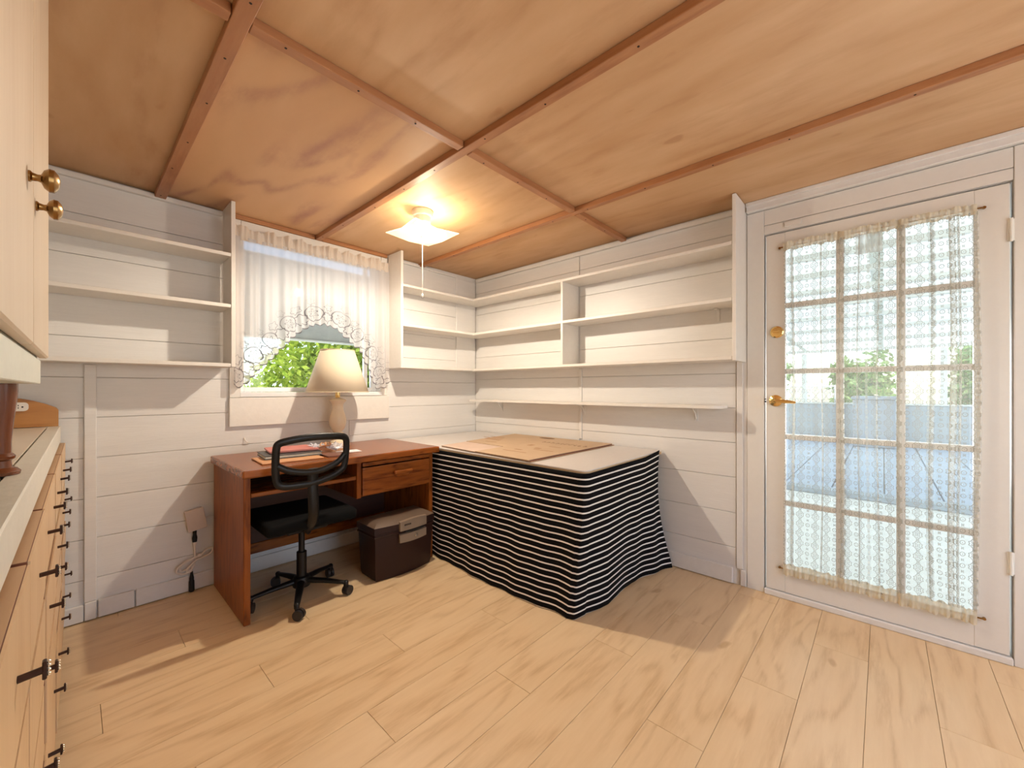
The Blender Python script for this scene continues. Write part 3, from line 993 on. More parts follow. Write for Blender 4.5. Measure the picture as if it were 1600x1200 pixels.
b.tube(bez([(.85, 2.192, .765), (.851, 2.20, .70), (.853, 2.198, .62), (.857, 2.205, .52), (.863, 2.26, .435), (.872, 2.36, .408), (.878, 2.43, .405)], 5), .028, .012, (0, -1, .25), 10)
b.build('spine', M['black'], t, True, angle=60)
b = MB(); b.box(cx - .235, cx + .235, cy - .20, cy + .235, .435, .50, .028, seg=3); b.build('seat', M['blackfab'], t, True, angle=60)
b = MB(); b.box(cx - .11, cx + .11, cy - .10, cy + .10, .395, .434, .01); b.build('seat_mechanism', M['black'], t)
b = MB(); b.lathe([(.026, .12), (.026, .26), (.016, .262), (.016, .394)], (cx, cy, 0), 20); b.build('gas_column', M['black'], t, True)
b = MB(); b.lathe([(.045, .068), (.05, .09), (.042, .12), (.03, .125)], (cx, cy, 0), 20); b.build('hub', M['black'], t, True)
for k in range(5):
    a = math.radians(-115 + 72 * k)
    ca, sa = math.cos(a), math.sin(a)
    ex, ey = cx + .245 * ca, cy + .245 * sa
    b = MB(); b.tube([(cx + .03 * ca, cy + .03 * sa, .098), (cx + .13 * ca, cy + .13 * sa, .090), (ex, ey, .074)], [.022, .019, .014], [.016, .013, .010], (0, 0, 1), 10)
    b.lathe([(.013, .058), (.014, .078), (.009, .085)], (ex, ey, 0), 12)
    lg = b.build('leg', M['black'], t, True, angle=60)
    ta = a + 1.1
    tx, ty = math.cos(ta), math.sin(ta)
    wx, wy = ex + .012 * tx, ey + .012 * ty
    b = MB()
    for sgn in (-1, 1):
        oX, oY = -ty * .011 * sgn, tx * .011 * sgn
        ring = [(wx + oX + .0262 * math.cos(q) * tx, wy + oY + .0262 * math.cos(q) * ty, .0275 + .0262 * math.sin(q)) for q in np.linspace(0, 2 * PI, 17)[:-1]]
        A = [b.bm.verts.new((p[0] - ty * .0075, p[1] + tx * .0075, p[2])) for p in ring]
        B = [b.bm.verts.new((p[0] + ty * .0075, p[1] - tx * .0075, p[2])) for p in ring]
        b.bm.faces.new(A); b.bm.faces.new(B[::-1])
        for q in range(16): b.bm.faces.new((A[q - 1], A[q], B[q], B[q - 1]))
    b.build('caster_wheel', M['rubber'], lg, True)
    b = MB(); b.tube([(ex, ey, .060), (ex, ey, .045), (wx, wy, .032)], [.010, .011, .006], seg=8); b.build('caster_fork', M['black'], lg, True)

# ------------------------------------------------------------------ fire-proof file safe
SX0, SX1, SYF, SYB = 1.236, 1.662, 2.262, 2.475
t = thing('file_safe', 'dark brown fireproof file box with a latch, on the floor under the desk', 'safe', (1.45, 2.45, 0))
def safe_outline(inset, bulge=.028, bx=0):
    n = 10
    o = [(SX0 + inset + (SX1 - SX0 - 2 * inset) * i / n, SYF + inset - bulge * math.sin(PI * i / n) * 1.0 + .0) for i in range(n + 1)]
    o += [(SX1 - inset, SYB - inset), (SX0 + inset, SYB - inset)]
    return o
def loft(b, levels):
    rings = [[b.bm.verts.new((x, y, z)) for x, y in o] for o, z in levels]
    n = len(rings[0])
    for A, B in zip(rings, rings[1:]):
        for i in range(n): b.bm.faces.new((A[i - 1], A[i], B[i], B[i - 1]))
    b.bm.faces.new(rings[0]); b.bm.faces.new(rings[-1][::-1])
b = MB(); loft(b, [(safe_outline(.018), .002), (safe_outline(.012), .03), (safe_outline(.002), .272)]); b.build('body', M['safe'], t, True, angle=30)
b = MB(); loft(b, [(safe_outline(-.004), .2725), (safe_outline(-.006), .279), (safe_outline(-.001), .284), (safe_outline(-.001), .292), (safe_outline(-.006), .297), (safe_outline(-.006), .335)])
b.build('lid', M['safe'], t, True, angle=30)
b = MB(); loft(b, [(safe_outline(-.006), .3355), (safe_outline(.03, .02), .358), (safe_outline(.045, .016), .361)]); b.build('lid_top', M['safelid'], t, True, label='paler brown bevelled lid top')
ym = SYF - .030
b = MB()
pf = lambda x: SYF - .028 * math.sin(PI * (x - SX0) / (SX1 - SX0))
def curved_plate(x0, x1, z0, z1, th, ztop=None, zbot=None):
    b = MB(); F, K = [], []
    n = 8
    rows = []
    for i in range(n + 1):
        s = i / n
        x = x0 + (x1 - x0) * s
        za = z0 - (zbot or 0) * math.sin(PI * s); zc = z1 + (ztop or 0) * math.sin(PI * s)
        rows.append([(x, pf(x) - .008, za), (x, pf(x) - .008 - th, za + .003), (x, pf(x) - .008 - th, zc - .004), (x, pf(x) - .008, zc)])
    V = [[b.bm.verts.new(p) for p in r] for r in rows]
    for A, B in zip(V, V[1:]):
        for k in range(4): b.bm.faces.new((A[k - 1], A[k], B[k], B[k - 1]))
    b.bm.faces.new(V[0]); b.bm.faces.new(V[-1][::-1])
    return b
lt = curved_plate(1.380, 1.582, .288, .352, .016, .008, 0).build('latch', M['safelatch'], t, True, label='tan front latch')
curved_plate(1.380, 1.582, .216, .272, .014, 0, .004).build('lock_plate', M['safelatch'], t, True, label='tan lock plate')
curved_plate(1.42, 1.56, .2735, .287, .010, 0, .006).build('latch_grip', M['hole'], lt, True)
b = MB(); b.lathe([(.0115, 0), (.0115, -.006), (.009, -.008), (.005, -.008), (.004, -.004)], (1.495, pf(1.495) - .022, .245), 20, 'y'); b.build('key_lock', M['chrome'], t, True, label='chrome key lock')
b = MB(); b.box(1.408, 1.455, pf(1.43) - .0262, pf(1.43) - .0245, .322, .331, .0004); b.build('name_badge', M['hole'], lt)
b = MB(); b.box(1.414, 1.449, pf(1.43) - .0268, pf(1.43) - .0258, .3252, .3278); b.build('badge_print', M['safelid'], lt)

# ------------------------------------------------------------------ table, striped cloth, cardboard
TX0, TX1, TY0, TY1, TZ = 1.748, XR - .018, 1.105, 2.972, .765
t = thing('table', 'pale topped table in the corner under the striped cloth', 'table', (2.2, 2.0, 0))
poly = [(TX0 + .05, TY0), (TX1, TY0), (TX1, TY1), (TX0, TY1), (TX0, TY0 + .05)]
poly = [(TX1, TY0), (TX1, TY1), (TX0, TY1)] + [(TX0 + .045 - .045 * math.sin(a), TY0 + .045 - .045 * math.cos(a)) for a in np.linspace(PI / 2, 0, 7)]
b = MB(); b.prism(poly, 'z', TZ - .006, TZ); b.build('table_top', M['tabletop'], t, label='pale grey laminate top')
b = MB(); b.prism([(x + (.001 if x < 2 else 0), y + (.001 if y < 1.2 else 0)) for x, y in poly], 'z', TZ - .024, TZ - .0062); b.build('table_edge', M['tableedge'], t, label='raw tan board edge')
for lx in (TX0 + .09, TX1 - .06):
    for ly in (TY0 + .12, TY1 - .06):
        b = MB(); b.lathe([(.018, .001), (.022, TZ - .025)], (lx, ly, 0), 14); b.build('leg', M['steel'], t, True)

def cloth():
    # top edge path (front then right side) and hem on the floor
    n1, nc, n2 = 46, 10, 36
    top, bot = [], []
    hemF = [(2.93, 1.736), (2.34, 1.737), (2.05, 1.712), (1.772, 1.697), (1.475, 1.703), (1.30, 1.716)]
    def lerp(tab, v):
        for (a, fa), (c, fc) in zip(tab, tab[1:]):
            if min(a, c) <= v <= max(a, c): 
                s = (v - a) / (c - a); return fa + (fc - fa) * s
        return tab[-1][1] if abs(v - tab[-1][0]) < abs(v - tab[0][0]) else tab[0][1]
    for i in range(n1 + 1):
        y = 2.93 + (1.15 - 2.93) * i / n1
        yb_ = 2.93 + (1.205 - 2.93) * i / n1
        top.append((TX0 - .005, y))
        bot.append((lerp(hemF, max(yb_, 1.30)), yb_))
    for k in range(1, nc):
        a = PI / 2 * k / nc
        top.append((TX0 + .045 - .05 * math.cos(a), TY0 + .045 - .05 * math.sin(a)))
        bot.append((1.716 + .10 * (1 - math.cos(a)) ** 1.2 + .0, 1.205 - .062 * math.sin(a)))
    hemR = [(1.80, 1.150), (1.90, 1.122), (1.982, 1.108), (2.14, 1.120), (2.289, 1.128), (2.38, 1.112), (2.451, 1.098), (2.56, 1.062), (2.68, 1.030)]
    for i in range(n2 + 1):
        s = i / n2
        x = TX0 + .045 + (2.650 - TX0 - .045) * s
        top.append((x, TY0 - .005))
        xb = 1.815 + (2.675 - 1.815) * s
        bot.append((xb, lerp(hemR, xb)))
    NV = 44
    pts, uvs = [], []
    n = len(top)
    for j in range(NV + 1):
        v = j / NV
        row, ru = [], []
        for i in range(n):
            (ax, ay), (bx, by_) = top[i], bot[i]
            zt = TZ - .014
            s_r = max(0, (i - n1 - nc) / n2)
            e = v ** 1.5
            x = ax + (bx - ax) * e
            y = ay + (by_ - ay) * e
            # right free edge pinched inwards half way down
            if s_r > 0:
                x -= .055 * math.sin(PI * min(1, v * 1.05)) * s_r ** 3
                y += .012 * math.sin(s_r * 26 + v * 3) * s_r ** 2 * v
            else:
                x += (.006 * math.sin(i * .55 + 2.2 * math.sin(v * 2)) + .004 * math.sin(i * 1.3 + 1)) * min(1, v * 1.6)
            z = zt + (.004 - zt) * v
            if s_r > .75: z += .022 * (s_r - .75) / .25 * (1 - v)
            # gentle sag of the stripes
            sag = .010 * math.sin(i * .45 + v * 2) * v
            row.append((x, y, z))
            ru.append((i * .04, v * .757 + sag * .25))
        pts.append(row); uvs.append(ru)
    b = MB(); b.grid(pts, uvs)
    o = b.build('tablecloth', M['stripe'], None, True, angle=80)
    so = o.modifiers.new('thickness', 'SOLIDIFY'); so.thickness = .0012; so.offset = 0
    tag(o, 'black cloth with thin white stripes hanging round the corner table', 'tablecloth')
cloth()

t = thing('cardboard_box', 'flattened brown cardboard box lying on the corner table', 'cardboard', (2.2, 1.95, TZ))
Z0 = TZ + .001
b = MB(); b.prism([(1.752, 1.462), (2.693, 1.455), (2.693, 2.43), (1.79, 2.33)], 'z', Z0, Z0 + .004); b.build('bottom_panel', M['card'], t)
b = MB(); b.prism([(1.754, 1.463), (2.692, 1.4562), (2.692, 2.429), (1.791, 2.329)], 'z', Z0 + .0042, Z0 + .0052); b.build('panel_edge', M['cardedge'], t)
b = MB(); b.prism([(1.745, 1.478), (2.694, 1.472), (2.694, 2.445), (2.06, 2.372), (2.045, 1.958), (1.765, 1.945)], 'z', Z0 + .0085, Z0 + .0125); tp_ = b.build('top_panel', M['card'], t)
b = MB(); b.prism([(1.747, 1.48), (2.692, 1.474), (2.692, 2.443), (2.061, 2.371), (2.046, 1.959), (1.767, 1.946)], 'z', Z0 + .0053, Z0 + .0084); b.build('panel_edge', M['cardedge'], t)
b = MB(); b.prism([(1.760, 1.953), (2.038, 1.966), (2.053, 2.366), (1.790, 2.335)], 'z', Z0 + .0070, Z0 + .0105); b.build('flap', M['cardpink'], t, label='paler pinkish loose flap')
zp = Z0 + .0126
b = MB()
ov = [(2.62 + .032 * math.cos(a), 2.02 + .075 * math.sin(a)) for a in np.linspace(0, 2 * PI, 20)[:-1]]
b.prism(ov, 'z', zp, zp + .0004); b.build('printed_logo', M['ink'], tp_)
b = MB()
random.seed(5)
yy = 1.90
while yy > 1.52:
    w = random.uniform(.012, .03)
    x0 = 2.40
    b.box(x0, x0 + .045, yy - .006, yy, zp, zp + .0004)
    k = random.choice((0, 1, 2))
    if k == 0: b.box(x0 + .037, x0 + .045, yy - w, yy - .007, zp, zp + .0004)
    elif k == 1: b.box(x0, x0 + .008, yy - w, yy - .007, zp, zp + .0004)
    else: b.box(x0 + .018, x0 + .026, yy - w, yy - .007, zp, zp + .0004)
    yy -= w + .018
b.build('printed_line', M['ink'], tp_)
b = MB()
for (x, y, w, d) in ((2.20, 1.84, .05, .04), (2.12, 1.70, .03, .05), (2.25, 1.62, .012, .10), (2.0, 1.76, .02, .06), (2.08, 1.56, .012, .16), (1.93, 1.66, .012, .2), (2.33, 2.25, .02, .22), (2.26, 2.22, .03, .16), (2.40, 2.30, .02, .16), (2.16, 2.15, .012, .12)):
    b.box(x, x + w, y, y + d, zp, zp + .0004)
b.build('printed_marks', M['inkpale'], tp_, kind='stuff')

# ------------------------------------------------------------------ cabinets on the left
CA, CR = (-.036, 2.968, 0), -.00966
t = thing('base_cabinet', 'long low maple cabinet with many drawers along the left wall', 'cabinet', CA, CR, local=True)
Yl = lambda Y: Y - 2.968
YN = .20
b = MB(); b.box(-.57, -.022, Yl(YN), -.004, .085, .924); b.build('carcass', M['carcass'], t, label='dark red brown carcass')
b = MB(); b.box(-.57, -.060, Yl(YN), -.004, .002, .084); b.build('plinth', M['carcass'], t)
b = MB(); b.box(-.022, -.003, -.018, -.004, .085, .924, .001); b.build('end_stile', M['counter_lip'], t)
b = MB(); b.box(-.575, -.0485, Yl(YN), -.004, .966, .998, .001); b.build('counter_top', M['counter'], t)
b = MB(); b.box(-.0445, -.004, Yl(YN), -.004, .926, 1.0, .0025); b.build('counter_edge', M['counter_lip'], t, label='cream front edge strip')
b = MB()
po = [(-.011, 1.0005), (-.011, 1.078), (-.018, 1.090), (-.05, 1.108), (-.09, 1.125), (-.13, 1.136), (-.18, 1.141), (-.55, 1.141), (-.55, 1.0005)]
b.prism(po, 'y', -.022, -.005); b.build('backsplash', M['splash'], t, label='orange brown end splash with a curved top')
cols = [(.22, .555, 1), (.570, .942, 1), (.958, 1.342, 1), (1.358, 1.882, 2), (1.898, 2.422, 2), (2.438, 2.945, 2)]
rowsz = [(.748, .917, .835), (.560, .724, .655), (.398, .536, .470), (.105, .374, .298)]
for (ya, yb, nh) in cols:
    for ri, (za, zb_, zh) in enumerate(rowsz):
        jx = random.uniform(-.0015, .002)
        fx = .011 + jx
        b = MB(); b.box(-.0215, fx - .003, Yl(ya), Yl(yb), za, zb_, .001)
        d = b.build('drawer', M['carcass'], t)
        b = MB(); b.box(fx - .0029, fx, Yl(ya) + .002, Yl(yb) - .001, za + .001, zb_); b.build('drawer_face', M['maple'], d, label='pale maple drawer face')
        b = MB(); b.box(-.0205, fx - .004, Yl(ya) + .001, Yl(yb) - .001, zb_ + .0002, zb_ + .0010); b.build('drawer_top_edge', M['maple_edge'], d)
        hs_ = [ya + (yb - ya) * .5] if nh == 1 else [ya + .12, ya + .42]
        if ri == 2 and nh == 2: hs_ = []
        for hy in hs_:
            b = MB(); h0 = Yl(hy)
            b.tube([(fx, h0, zh), (fx + .020, h0, zh + .002)], .0058, .0042, (0, 0, 1), 8)
            b.box(fx + .0195, fx + .0235, h0 - .005, h0 + .005, zh - .009, zh + .013, .001)
            b.build('handle', M['bronze'], d, label='dark bronze pull')
            b = MB()
            for q in range(4): b.lathe([(.0008, 0), (.0024, .0012), (.0024, .0032), (.0008, .0044)], (fx + .0245, h0, zh - .007 + q * .005), 8)
            b.build('bead_strip', M['chrome'], d, True, kind='stuff')

t2 = thing('wall_cupboard', 'tall cream two door cupboard standing on turned legs on the long low cabinet', 'cabinet', CA, CR, local=True)
U0, U1 = Yl(.42), Yl(1.44)
b = MB(); b.box(-.40, -.005, U0, U1, 1.192, ZC - .01, .0015); b.build('carcass', M['greenwhite'], t2)
b = MB(); b.box(-.0045, .0, U0, U1, 1.192, 1.247, .0015); b.build('bottom_rail', M['greenwhite'], t2, label='pale greenish white bottom rail')
gap = 1.0
for a, c, ky in ((.42, gap - .0025, .905), (gap + .0025, 1.432, 1.045)):
    b = MB(); b.box(-.004, .0125, Yl(a), Yl(c), 1.251, ZC - .03, .003); d = b.build('door', M['cream_z'], t2)
    b = MB(); k0 = .0125
    b.lathe([(.0080, k0), (.0080, k0 + .002), (.0058, k0 + .004), (.0048, k0 + .009), (.0056, k0 + .012), (.0125, k0 + .015), (.0165, k0 + .020), (.0160, k0 + .025), (.011, k0 + .029), (.004, k0 + .031)], (0, Yl(ky), 1.487), 20, 'x')
    b.build('knob', M['antique'], d, True, label='antique brass knob')
lp = [(.037, 1.0008), (.038, 1.007), (.033, 1.013), (.026, 1.016), (.025, 1.030), (.030, 1.034), (.031, 1.039), (.028, 1.043), (.025, 1.046), (.025, 1.07), (.028, 1.11), (.032, 1.15), (.034, 1.175), (.034, 1.1915)]
for lx, ly in ((-.061, Yl(1.36)), (-.061, Yl(.52)), (-.34, Yl(1.36)), (-.34, Yl(.52))):
    b = MB(); b.lathe(lp, (lx, ly, 0), 24); b.build('leg', M['turned'], t2, True, label='dark brown turned leg')

# ------------------------------------------------------------------ outlets and cords
t = thing('outlet', 'white rounded wall outlet on the orange backsplash of the low cabinet', 'outlet', (-.165, 2.94, 1.10))
b = MB()
pol = []
for (ox, oz, a0) in ((-.140 - .014, 1.118 - .014, 0), (-.2 + .014, 1.118 - .014, 90), (-.2 + .014, 1.078 + .014, 180), (-.140 - .014, 1.078 + .014, 270)):
    for k in range(5):
        a = math.radians(a0 + 22.5 * k); pol.append((ox + .014 * math.cos(a), oz + .014 * math.sin(a)))
b.prism(pol, 'y', 2.934, 2.9445); b.build('cover', M['white_plastic'], t)
b = MB()
for dx in (0, .0): b.lathe([(.0035, 0), (.0035, -.0006)], (-.158, 2.934, 1.097), 8, 'y')
b.box(-.172, -.169, 2.9333, 2.934, 1.090, 1.096); b.box(-.172, -.169, 2.9333, 2.934, 1.101, 1.107); b.build('slot', M['hole'], t)

t = thing('outlet_box', 'beige outlet box tilted on the wall left of the desk', 'outlet', (.487, YB, .42))
rt = Matrix.Rotation(math.radians(-9), 3, 'Y')
b = MB(); b.box(.444, .530, YB - .034, YB - .002, .358, .478, .004, rot=rt); b.build('box', M['plate_pink'], t)
b = MB(); b.box(.442, .532, YB - .038, YB - .0345, .356, .480, .0015, rot=rt); b.build('cover', M['plate_pink'], t)
t = thing('power_cord', 'white cord hanging in coils below the tilted outlet box', 'cord', (.48, YB, .2))
yc = YB - .022
b = MB(); b.lathe([(.010, .352), (.009, .33), (.013, .31), (.011, .286)], (.483, yc, 0), 12); b.build('plug', M['black'], t, True, label='black plug')
b = MB(); b.lathe([(.009, .2858), (.011, .276), (.007, .262)], (.483, yc, 0), 12); b.build('connector', M['cordwhite'], t, True)
path = [(.483, yc, .262), (.484, yc, .22), (.482, yc, .17), (.455, yc - .004, .145), (.425, yc - .006, .135), (.415, yc - .008, .155), (.44, yc - .01, .185), (.48, yc - .012, .195), (.505, yc - .008, .200), (.535, yc - .01, .225), (.565, yc - .012, .235), (.560, yc - .014, .205), (.525, yc - .012, .190), (.49, yc - .012, .18), (.455, yc - .014, .150), (.445, yc - .012, .128), (.470, yc - .01, .135), (.480, yc - .008, .165), (.470, yc - .006, .150), (.468, yc - .006, .122)]
b = MB(); b.tube(bez(path, 6), .0055, seg=8); b.build('cable', M['cordwhite'], t, True)
path = [(.50, yc - .012, .205), (.46, yc - .016, .190), (.415, yc - .016, .17), (.40, yc - .014, .14), (.43, yc - .016, .118), (.465, yc - .014, .125)]
b = MB(); b.tube(bez(path, 6), .0055, seg=8); b.build('cable', M['cordwhite'], t, True)
b = MB(); b.tube([(.494, yc - .002, .205), (.510, yc - .002, .20)], .016, .012, seg=10); b.build('cable_tie', M['cordwhite'], t, True)
b = MB(); b.lathe([(.006, .121), (.008, .10), (.011, .085), (.011, .07), (.013, .066), (.014, .012), (.011, .006)], (.467, yc - .010, 0), 14); b.build('plug_adapter', M['black'], t, True, label='dark plug adapter hanging at the bottom')
b = MB(); b.tube(bez([(.738, YB - .003, .872), (.739, YB - .012, .858), (.746, YB - .016, .846), (.758, YB - .012, .839), (.764, YB - .006, .842)], 4), .003, seg=6)
tag(b.build('wall_hook', M['white_plastic'], None, True), 'tiny bent white hook on the wall just below the window apron', 'hook')

# ------------------------------------------------------------------ window valance
t = thing('window_valance', 'sheer white lace valance with an arched edge over the small window', 'curtain', (1.2, 2.95, 2.1))
arch = [(.668, 1.212), (.70, 1.198), (.735, 1.218), (.772, 1.285), (.807, 1.325), (.881, 1.392), (.93, 1.45), (.977, 1.515), (1.058, 1.588), (1.1, 1.622), (1.186, 1.648), (1.277, 1.640), (1.323, 1.617), (1.371, 1.575), (1.43, 1.525), (1.496, 1.480), (1.548, 1.368), (1.591, 1.245), (1.64, 1.182), (1.685, 1.205), (1.728, 1.262)]
_ax = np.linspace(.668, 1.728, 425)
_az = np.interp(_ax, [p[0] for p in arch], [p[1] for p in arch])
_az = np.convolve(np.pad(_az, 18, mode='edge'), np.hanning(37) / np.hanning(37).sum(), 'valid')
def zlow(x): return float(np.interp(x, _ax, _az))
NX, NZ = 420, 40
xs = np.linspace(.668, 1.728, NX + 1)
arcl = [0]
for i in range(NX):
    arcl.append(arcl[-1] + math.hypot(xs[i + 1] - xs[i], zlow(xs[i + 1]) - zlow(xs[i])))
SC = []
for i, x in enumerate(xs):
    a0, a1 = max(i - 4, 0), min(i + 4, NX)
    mm = (zlow(xs[a1]) - zlow(xs[a0])) / (xs[a1] - xs[a0])
    q = math.hypot(mm, 1)
    am = .017 * abs(math.sin(arcl[i] / .052 * PI))
    SC.append((am * mm / q, -am / q))
SC = np.array(SC)
XA = np.clip(xs + SC[:, 0], .668, 1.728)
ZB = np.array([zlow(x) for x in xs])
def fold(x, z):
    k = .35 + .65 * min(1, (2.13 - z) / .5)
    return (.011 * math.sin(x * 62 + 1.5 * math.sin(x * 9)) + .008 * math.sin(x * 131 + 2 * math.sin(x * 17))) * k
pts, uvs = [], []
for j in range(NZ + 1):
    row, ru = [], []
    for i, x in enumerate(xs):
        zl = zlow(x)
        q = (j / NZ) ** .8
        z = 2.128 + (zl - 2.128) * q
        dd = np.hypot(xs - x, ZB - z)
        e = max(0, (q - .8) / .2)
        px, pz = x + (XA[i] - x) * e, z + SC[i, 1] * e
        row.append((px, 2.938 + fold(x, z), pz))
        kk = int(dd.argmin())
        ru.append((arcl[kk], float(dd[kk])))
    pts.append(row); uvs.append(ru)
b = MB(); b.grid(pts, uvs); b.build('lace_panel', M['valance'], t, True, angle=180)
pts = []
for j in range(7):
    row = []
    for i, x in enumerate(np.linspace(.668, 1.728, 301)):
        z = 2.105 + .085 * j / 6
        amp = .5 + 1.0 * abs(j - 2.2) / 4
        zz = z + .012 * math.sin(x * 47 + 2 * math.sin(x * 13)) * (j / 6) ** 2 + .020 * (x - .668) * .6
        row.append((x, 2.938 + amp * (.010 * math.sin(x * 118 + 2 * math.sin(x * 21)) + .005 * math.sin(x * 211)), zz))
    pts.append(row)
b = MB(); b.grid(pts); b.build('heading', M['valhead'], t, True, angle=180, label='gathered ruffle heading on the rod')
b = MB(); b.tube([(.650, 2.952, 2.137), (1.725, 2.952, 2.155)], .006, seg=8); b.build('rod', M['white_plastic'], t, True)

# ------------------------------------------------------------------ door curtain
t = thing('door_curtain', 'cream lace curtain gathered on two rods over the glazed door', 'curtain', (XR - .02, .055, 1.05))
CZ0, CZ1 = .150, 1.995
CYA, CYB = .412, -.302
# plan path with doubled-over pleats
path = []
folds = [(.385, .016), (.255, .010), (.178, .028), (.095, .008), (.02, .009), (-.045, .024), (-.150, .018), (-.205, .028), (-.235, .010), (-.285, .018)]
yv = CYA
cl = 0
fi = 0
def add(y, lay):
    path.append((y, lay))
while yv > CYB + .002:
    if fi < len(folds) and yv <= folds[fi][0]:
        w = folds[fi][1]
        for k in range(5): add(yv - w * k / 4, 0)
        for k in range(1, 5): add(yv - w + w * .8 * k / 4, 1)
        for k in range(1, 5): add(yv - w * .2 - w * .9 * k / 4, 2)
        yv -= w * 1.1
        fi += 1
    else:
        add(yv, 0); yv -= .006
add(CYB, 0)
us = [0]
for a, c in zip(path, path[1:]): us.append(us[-1] + abs(c[0] - a[0]) + .0006)
NZ = 36
pts, uvs = [], []
for j in range(NZ + 1):
    z = CZ1 - .03 + (CZ0 + .05 - CZ1 + .03) * j / NZ
    q = j / NZ
    row, ru = [], []
    for (y, lay), u in zip(path, us):
        drift = .010 * math.sin(q * 3.0 + y * 9) * (math.sin(PI * q))
        d = .0012 * math.sin(y * 110 + q * 2) + .004 * math.sin(y * 41 + 1)
        row.append((XR - .020 - .0045 * lay + d, y + drift, z))
        ru.append((u, z))
    pts.append(row); uvs.append(ru)
b = MB(); b.grid(pts, uvs); b.build('lace_panel', M['lace'], t, True, angle=180)
pts, uvs = [], []
for j in range(7):
    pts.append([(XR - .031 + .002 * math.sin(i), .103 - .10 * i / 8, 1.957 - .10 * j / 6) for i in range(9)])
    uvs.append([(.3 + .17 * i / 8, .11 + .19 * j / 6) for i in range(9)])
b = MB(); b.grid(pts, uvs); b.build('lace_patch', M['lace_dense'], t, True, label='square of denser lace near the top')
def hem(z0, z1, name):
    pts = []
    for j in range(7):
        row = []
        for y in np.linspace(CYA + .002, CYB - .002, 260):
            z = z0 + (z1 - z0) * j / 6
            am = .35 + abs(j - 3) / 3
            row.append((XR - .022 + am * (.005 * math.sin(y * 170 + 3 * math.sin(y * 23)) + .003 * math.sin(y * 330)), y, z + .004 * math.sin(y * 90 + 2 * math.sin(y * 31)) * (1 if j in (0, 6) else 0)))
        pts.append(row)
    b = MB(); b.grid(pts); return b.build(name, M['hem'], t, True, angle=180, label='thicker gathered cream hem')
hem(CZ1 - .042, CZ1 + .004, 'top_hem')
hem(CZ0 - .006, CZ0 + .058, 'bottom_hem')
for z in (CZ1 - .018, CZ0 + .022):
    b = MB(); b.tube([(XR - .012, CYA + .018, z), (XR - .016, 0, z), (XR - .012, CYB - .022, z)], .0035, seg=8)
    b.lathe([(.006, -.012), (.006, .0)], (XR, CYA + .02, z), 8, 'x'); b.lathe([(.006, -.012), (.006, .0)], (XR, CYB - .024, z), 8, 'x')
    b.build('rod', M['antique'], t, True, label='thin brass rod')

# ------------------------------------------------------------------ outdoors
m = MB(); m.box(-14, 40, -20, 40, -.30, -.14)
struct('ground', 'pale concrete ground outside the room', 'ground', m, M['concrete'])
def bush(name, label, c, r, n, mat, size, stem=True, seed=1, group=None, cat='bush'):
    t = thing(name, label, cat, (c[0], c[1], -.14), group=group)
    rg = np.random.default_rng(seed)
    V, Fc = [], []
    lobes = [(rg.normal(size=3) * .45, rg.uniform(.45, .75)) for _ in range(9)]
    for k in range(n):
        lc, lr = lobes[rg.integers(9)]
        d = rg.normal(size=3); d /= np.linalg.norm(d)
        p = np.array(c) + np.array(r) * (lc * .75 + d * lr * rg.uniform(.55, 1))
        if p[2] < 0: p[2] = rg.uniform(0, .4)
        a = rg.normal(size=3); a /= np.linalg.norm(a)
        e = np.cross(a, rg.normal(size=3)); e /= np.linalg.norm(e)
        s = size * rg.uniform(.6, 1.3)
        i0 = len(V)
        V += [tuple(p - a * s), tuple(p + e * s * .45), tuple(p + a * s), tuple(p - e * s * .45)]
        Fc.append((i0, i0 + 1, i0 + 2, i0 + 3))
    me = bpy.data.meshes.new('foliage')
    off = OFF[t]
    me.from_pydata([(v[0] - off.x, v[1] - off.y, v[2] - off.z) for v in V], [], Fc)
    me.materials.append(mat)
    o = bpy.data.objects.new('foliage', me); C.objects.link(o); o.parent = t; o['kind'] = 'stuff'
    b = MB()
    for k in range(5):
        a = k * 1.256
        b.tube([(c[0] + .04 * math.cos(a), c[1] + .04 * math.sin(a), -.14), (c[0] + .25 * r[0] * math.cos(a), c[1] + .25 * r[1] * math.sin(a), c[2] * .6), (c[0] + .5 * r[0] * math.cos(a), c[1] + .5 * r[1] * math.sin(a), c[2])], [.03, .022, .01], seg=6)
    b.build('stems', M['stem'], t)
bush('garden_bush', 'bright green leafy bush seen through the small window', (2.62, 5.5, 1.0), (1.2, .8, 1.25), 15000, M['leaf'], .066, seed=3)
t = thing('garden_fence', 'white board fence behind the bush outside the small window', 'fence', (1.5, 7.2, -.14))
b = MB(); b.box(-1.2, 6.5, 7.24, 7.28, .2, .3); b.box(-1.2, 6.5, 7.24, 7.28, 1.0, 1.1); b.build('rail', M['fencewhite'], t)
fp = None
for k in range(38):
    x = -1.2 + k * .2
    if fp is None:
        b = MB(); b.box(x, x + .19, 7.2, 7.238, -.13, 1.42, .004); fp = b.build('slat', M['fencewhite'], t)
    else: rc(fp, (k * .2, 0, 0), t)
t = thing('window_awning', 'grey sloping awning hung outside over the small window', 'awning', (1.2, 3.2, 2.1))
b = MB()
b.grid([[(.35, 3.30, 2.158), (2.45, 3.30, 2.158)], [(.35, 3.62, 1.602), (2.45, 3.62, 1.602)]])
aw = b.build('canopy', M['awning'], t); so = aw.modifiers.new('thickness', 'SOLIDIFY'); so.thickness = .012
b = MB(); b.box(.35, 2.45, 3.605, 3.635, 1.585, 1.602, .003); b.build('front_rail', M['beam'], t)
for x in (.36, 2.44):
    b = MB(); b.tube([(x, 3.11, 2.26), (x, 3.30, 2.165), (x, 3.62, 1.605)], .012, seg=6); b.build('arm', M['steel'], t)

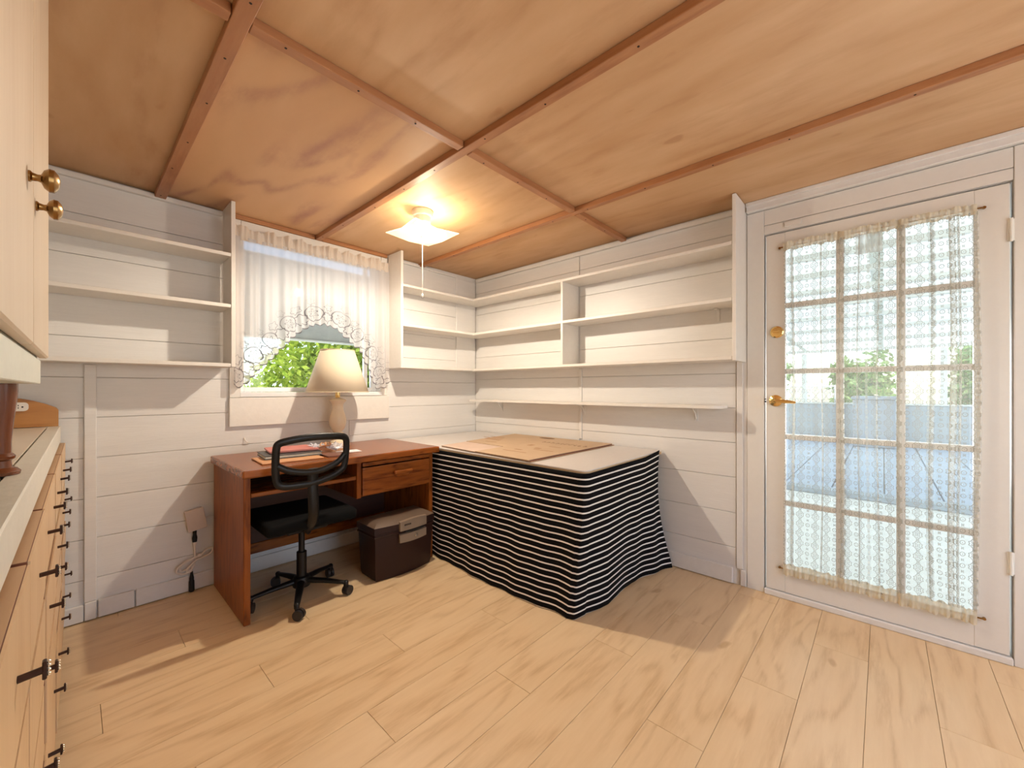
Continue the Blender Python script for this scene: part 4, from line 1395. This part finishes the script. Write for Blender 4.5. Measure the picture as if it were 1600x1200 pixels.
# porch side
deck = thing('porch_deck', 'blue grey deck with board joints beyond the glazed door', 'deck', (9.5, 0, -.14))
dp = None
for k in range(16):
    y = -4.0 + k * .5
    if dp is None:
        b = MB(); b.box(6.6, 13.0, y, y + .485, -.138, -.09, .004); dp = b.build('plank', M['deckblue'], deck)
    else: rc(dp, (0, k * .5, 0), deck)
b = MB(); b.box(6.35, 6.585, -4, 4, -.138, -.075, .006); b.build('edge_beam', M['parapet'], deck)
pw = thing('parapet_wall', 'low blue grey wall at the far end of the porch', 'wall', (13.2, 0, -.14))
b = MB(); b.box(13.1, 13.25, -6, 7, -.139, .80, .01); b.build('body', M['parapet'], pw)
b = MB(); b.box(13.06, 13.29, -6, 7, .801, .84, .005); b.build('cap', M['beam'], pw)
t = thing('storage_box', 'slate grey storage box standing on the deck before the low wall', 'box', (12, 0.2, -.09))
b = MB(); b.box(11.7, 12.5, -.20, .50, -.088, .95, .02); b.build('body', M['bin'], t)
b = MB(); b.box(11.67, 12.53, -.23, .53, .952, 1.02, .015); b.build('lid', M['bin'], t)
t = thing('porch_roof', 'pale translucent porch roof with white beams beyond the glazed door', 'roof', (8, 0, 2.3))
def zr(x): return 2.52 - .028 * (x - 2.9)
rp = []
for k in range(9):
    y0 = -6 + k * 1.5
    e = .006 * (k % 2)
    b = MB(); b.grid([[(2.4, y0, zr(2.4) + e), (2.4, y0 + 1.6, zr(2.4) + e)], [(13.6, y0, zr(13.6) + e), (13.6, y0 + 1.6, zr(13.6) + e)]])
    o = b.build('roof_sheet', M['roof'], t); so = o.modifiers.new('thickness', 'SOLIDIFY'); so.thickness = .004
for x in (3.5, 4.1, 4.7, 5.4, 6.2, 7.1, 8.2, 9.6, 11.4, 13.4):
    b = MB(); b.box(x, x + .06, -6, 7.4, zr(x) - .075, zr(x) - .012, .004); b.build('beam', M['beam'], t)
for x, y in ((13.2, -1.0), (13.2, 1.55), (6.3, -2.6), (6.3, 3.4)):
    b = MB(); b.box(x - .05, x + .05, y - .05, y + .05, -.139 if x < 13 else .842, zr(x) - .12, .005); b.build('post', M['beam'], t)
for k, (c, r, nl, lab) in enumerate((((16.5, 3.3, 1.1), (1.1, .85, 1.3), 1600, 'loose green shrub beyond the low wall, near the door latch side'), ((17.0, .6, 1.25), (1.1, .8, 1.4), 1700, 'green shrub beyond the low wall, behind the storage box'), ((16.2, -2.0, 1.2), (1.1, .8, 1.4), 1700, 'green shrub beyond the low wall, near the door hinge side'))):
    bush('garden_shrub', lab, c, r, nl, M['leaf2'], .13, seed=11 + k, group='shrubs beyond the porch')
t = thing('chain_link_fence', 'wire chain link fence beyond the low wall', 'fence', (14.6, 2.6, -.14))
b = MB()
for k in range(30):
    y = 1.0 + k * .13
    b.tube([(14.6, y, .2), (14.6, y + .75, 1.25)], .008, seg=4, cap=False)
    b.tube([(14.62, y + .75, .2), (14.62, y, 1.25)], .008, seg=4, cap=False)
b.build('wire_mesh', M['link'], t, kind='stuff')
b = MB(); b.tube([(14.6, 1.0, 1.26), (14.6, 5.6, 1.26)], .02, seg=8); b.build('top_rail', M['link'], t, True)
for y in (1.0, 3.3, 5.6):
    b = MB(); b.lathe([(.03, -.14), (.03, 1.3)], (14.6, y, 0), 8); b.build('post', M['link'], t, True)
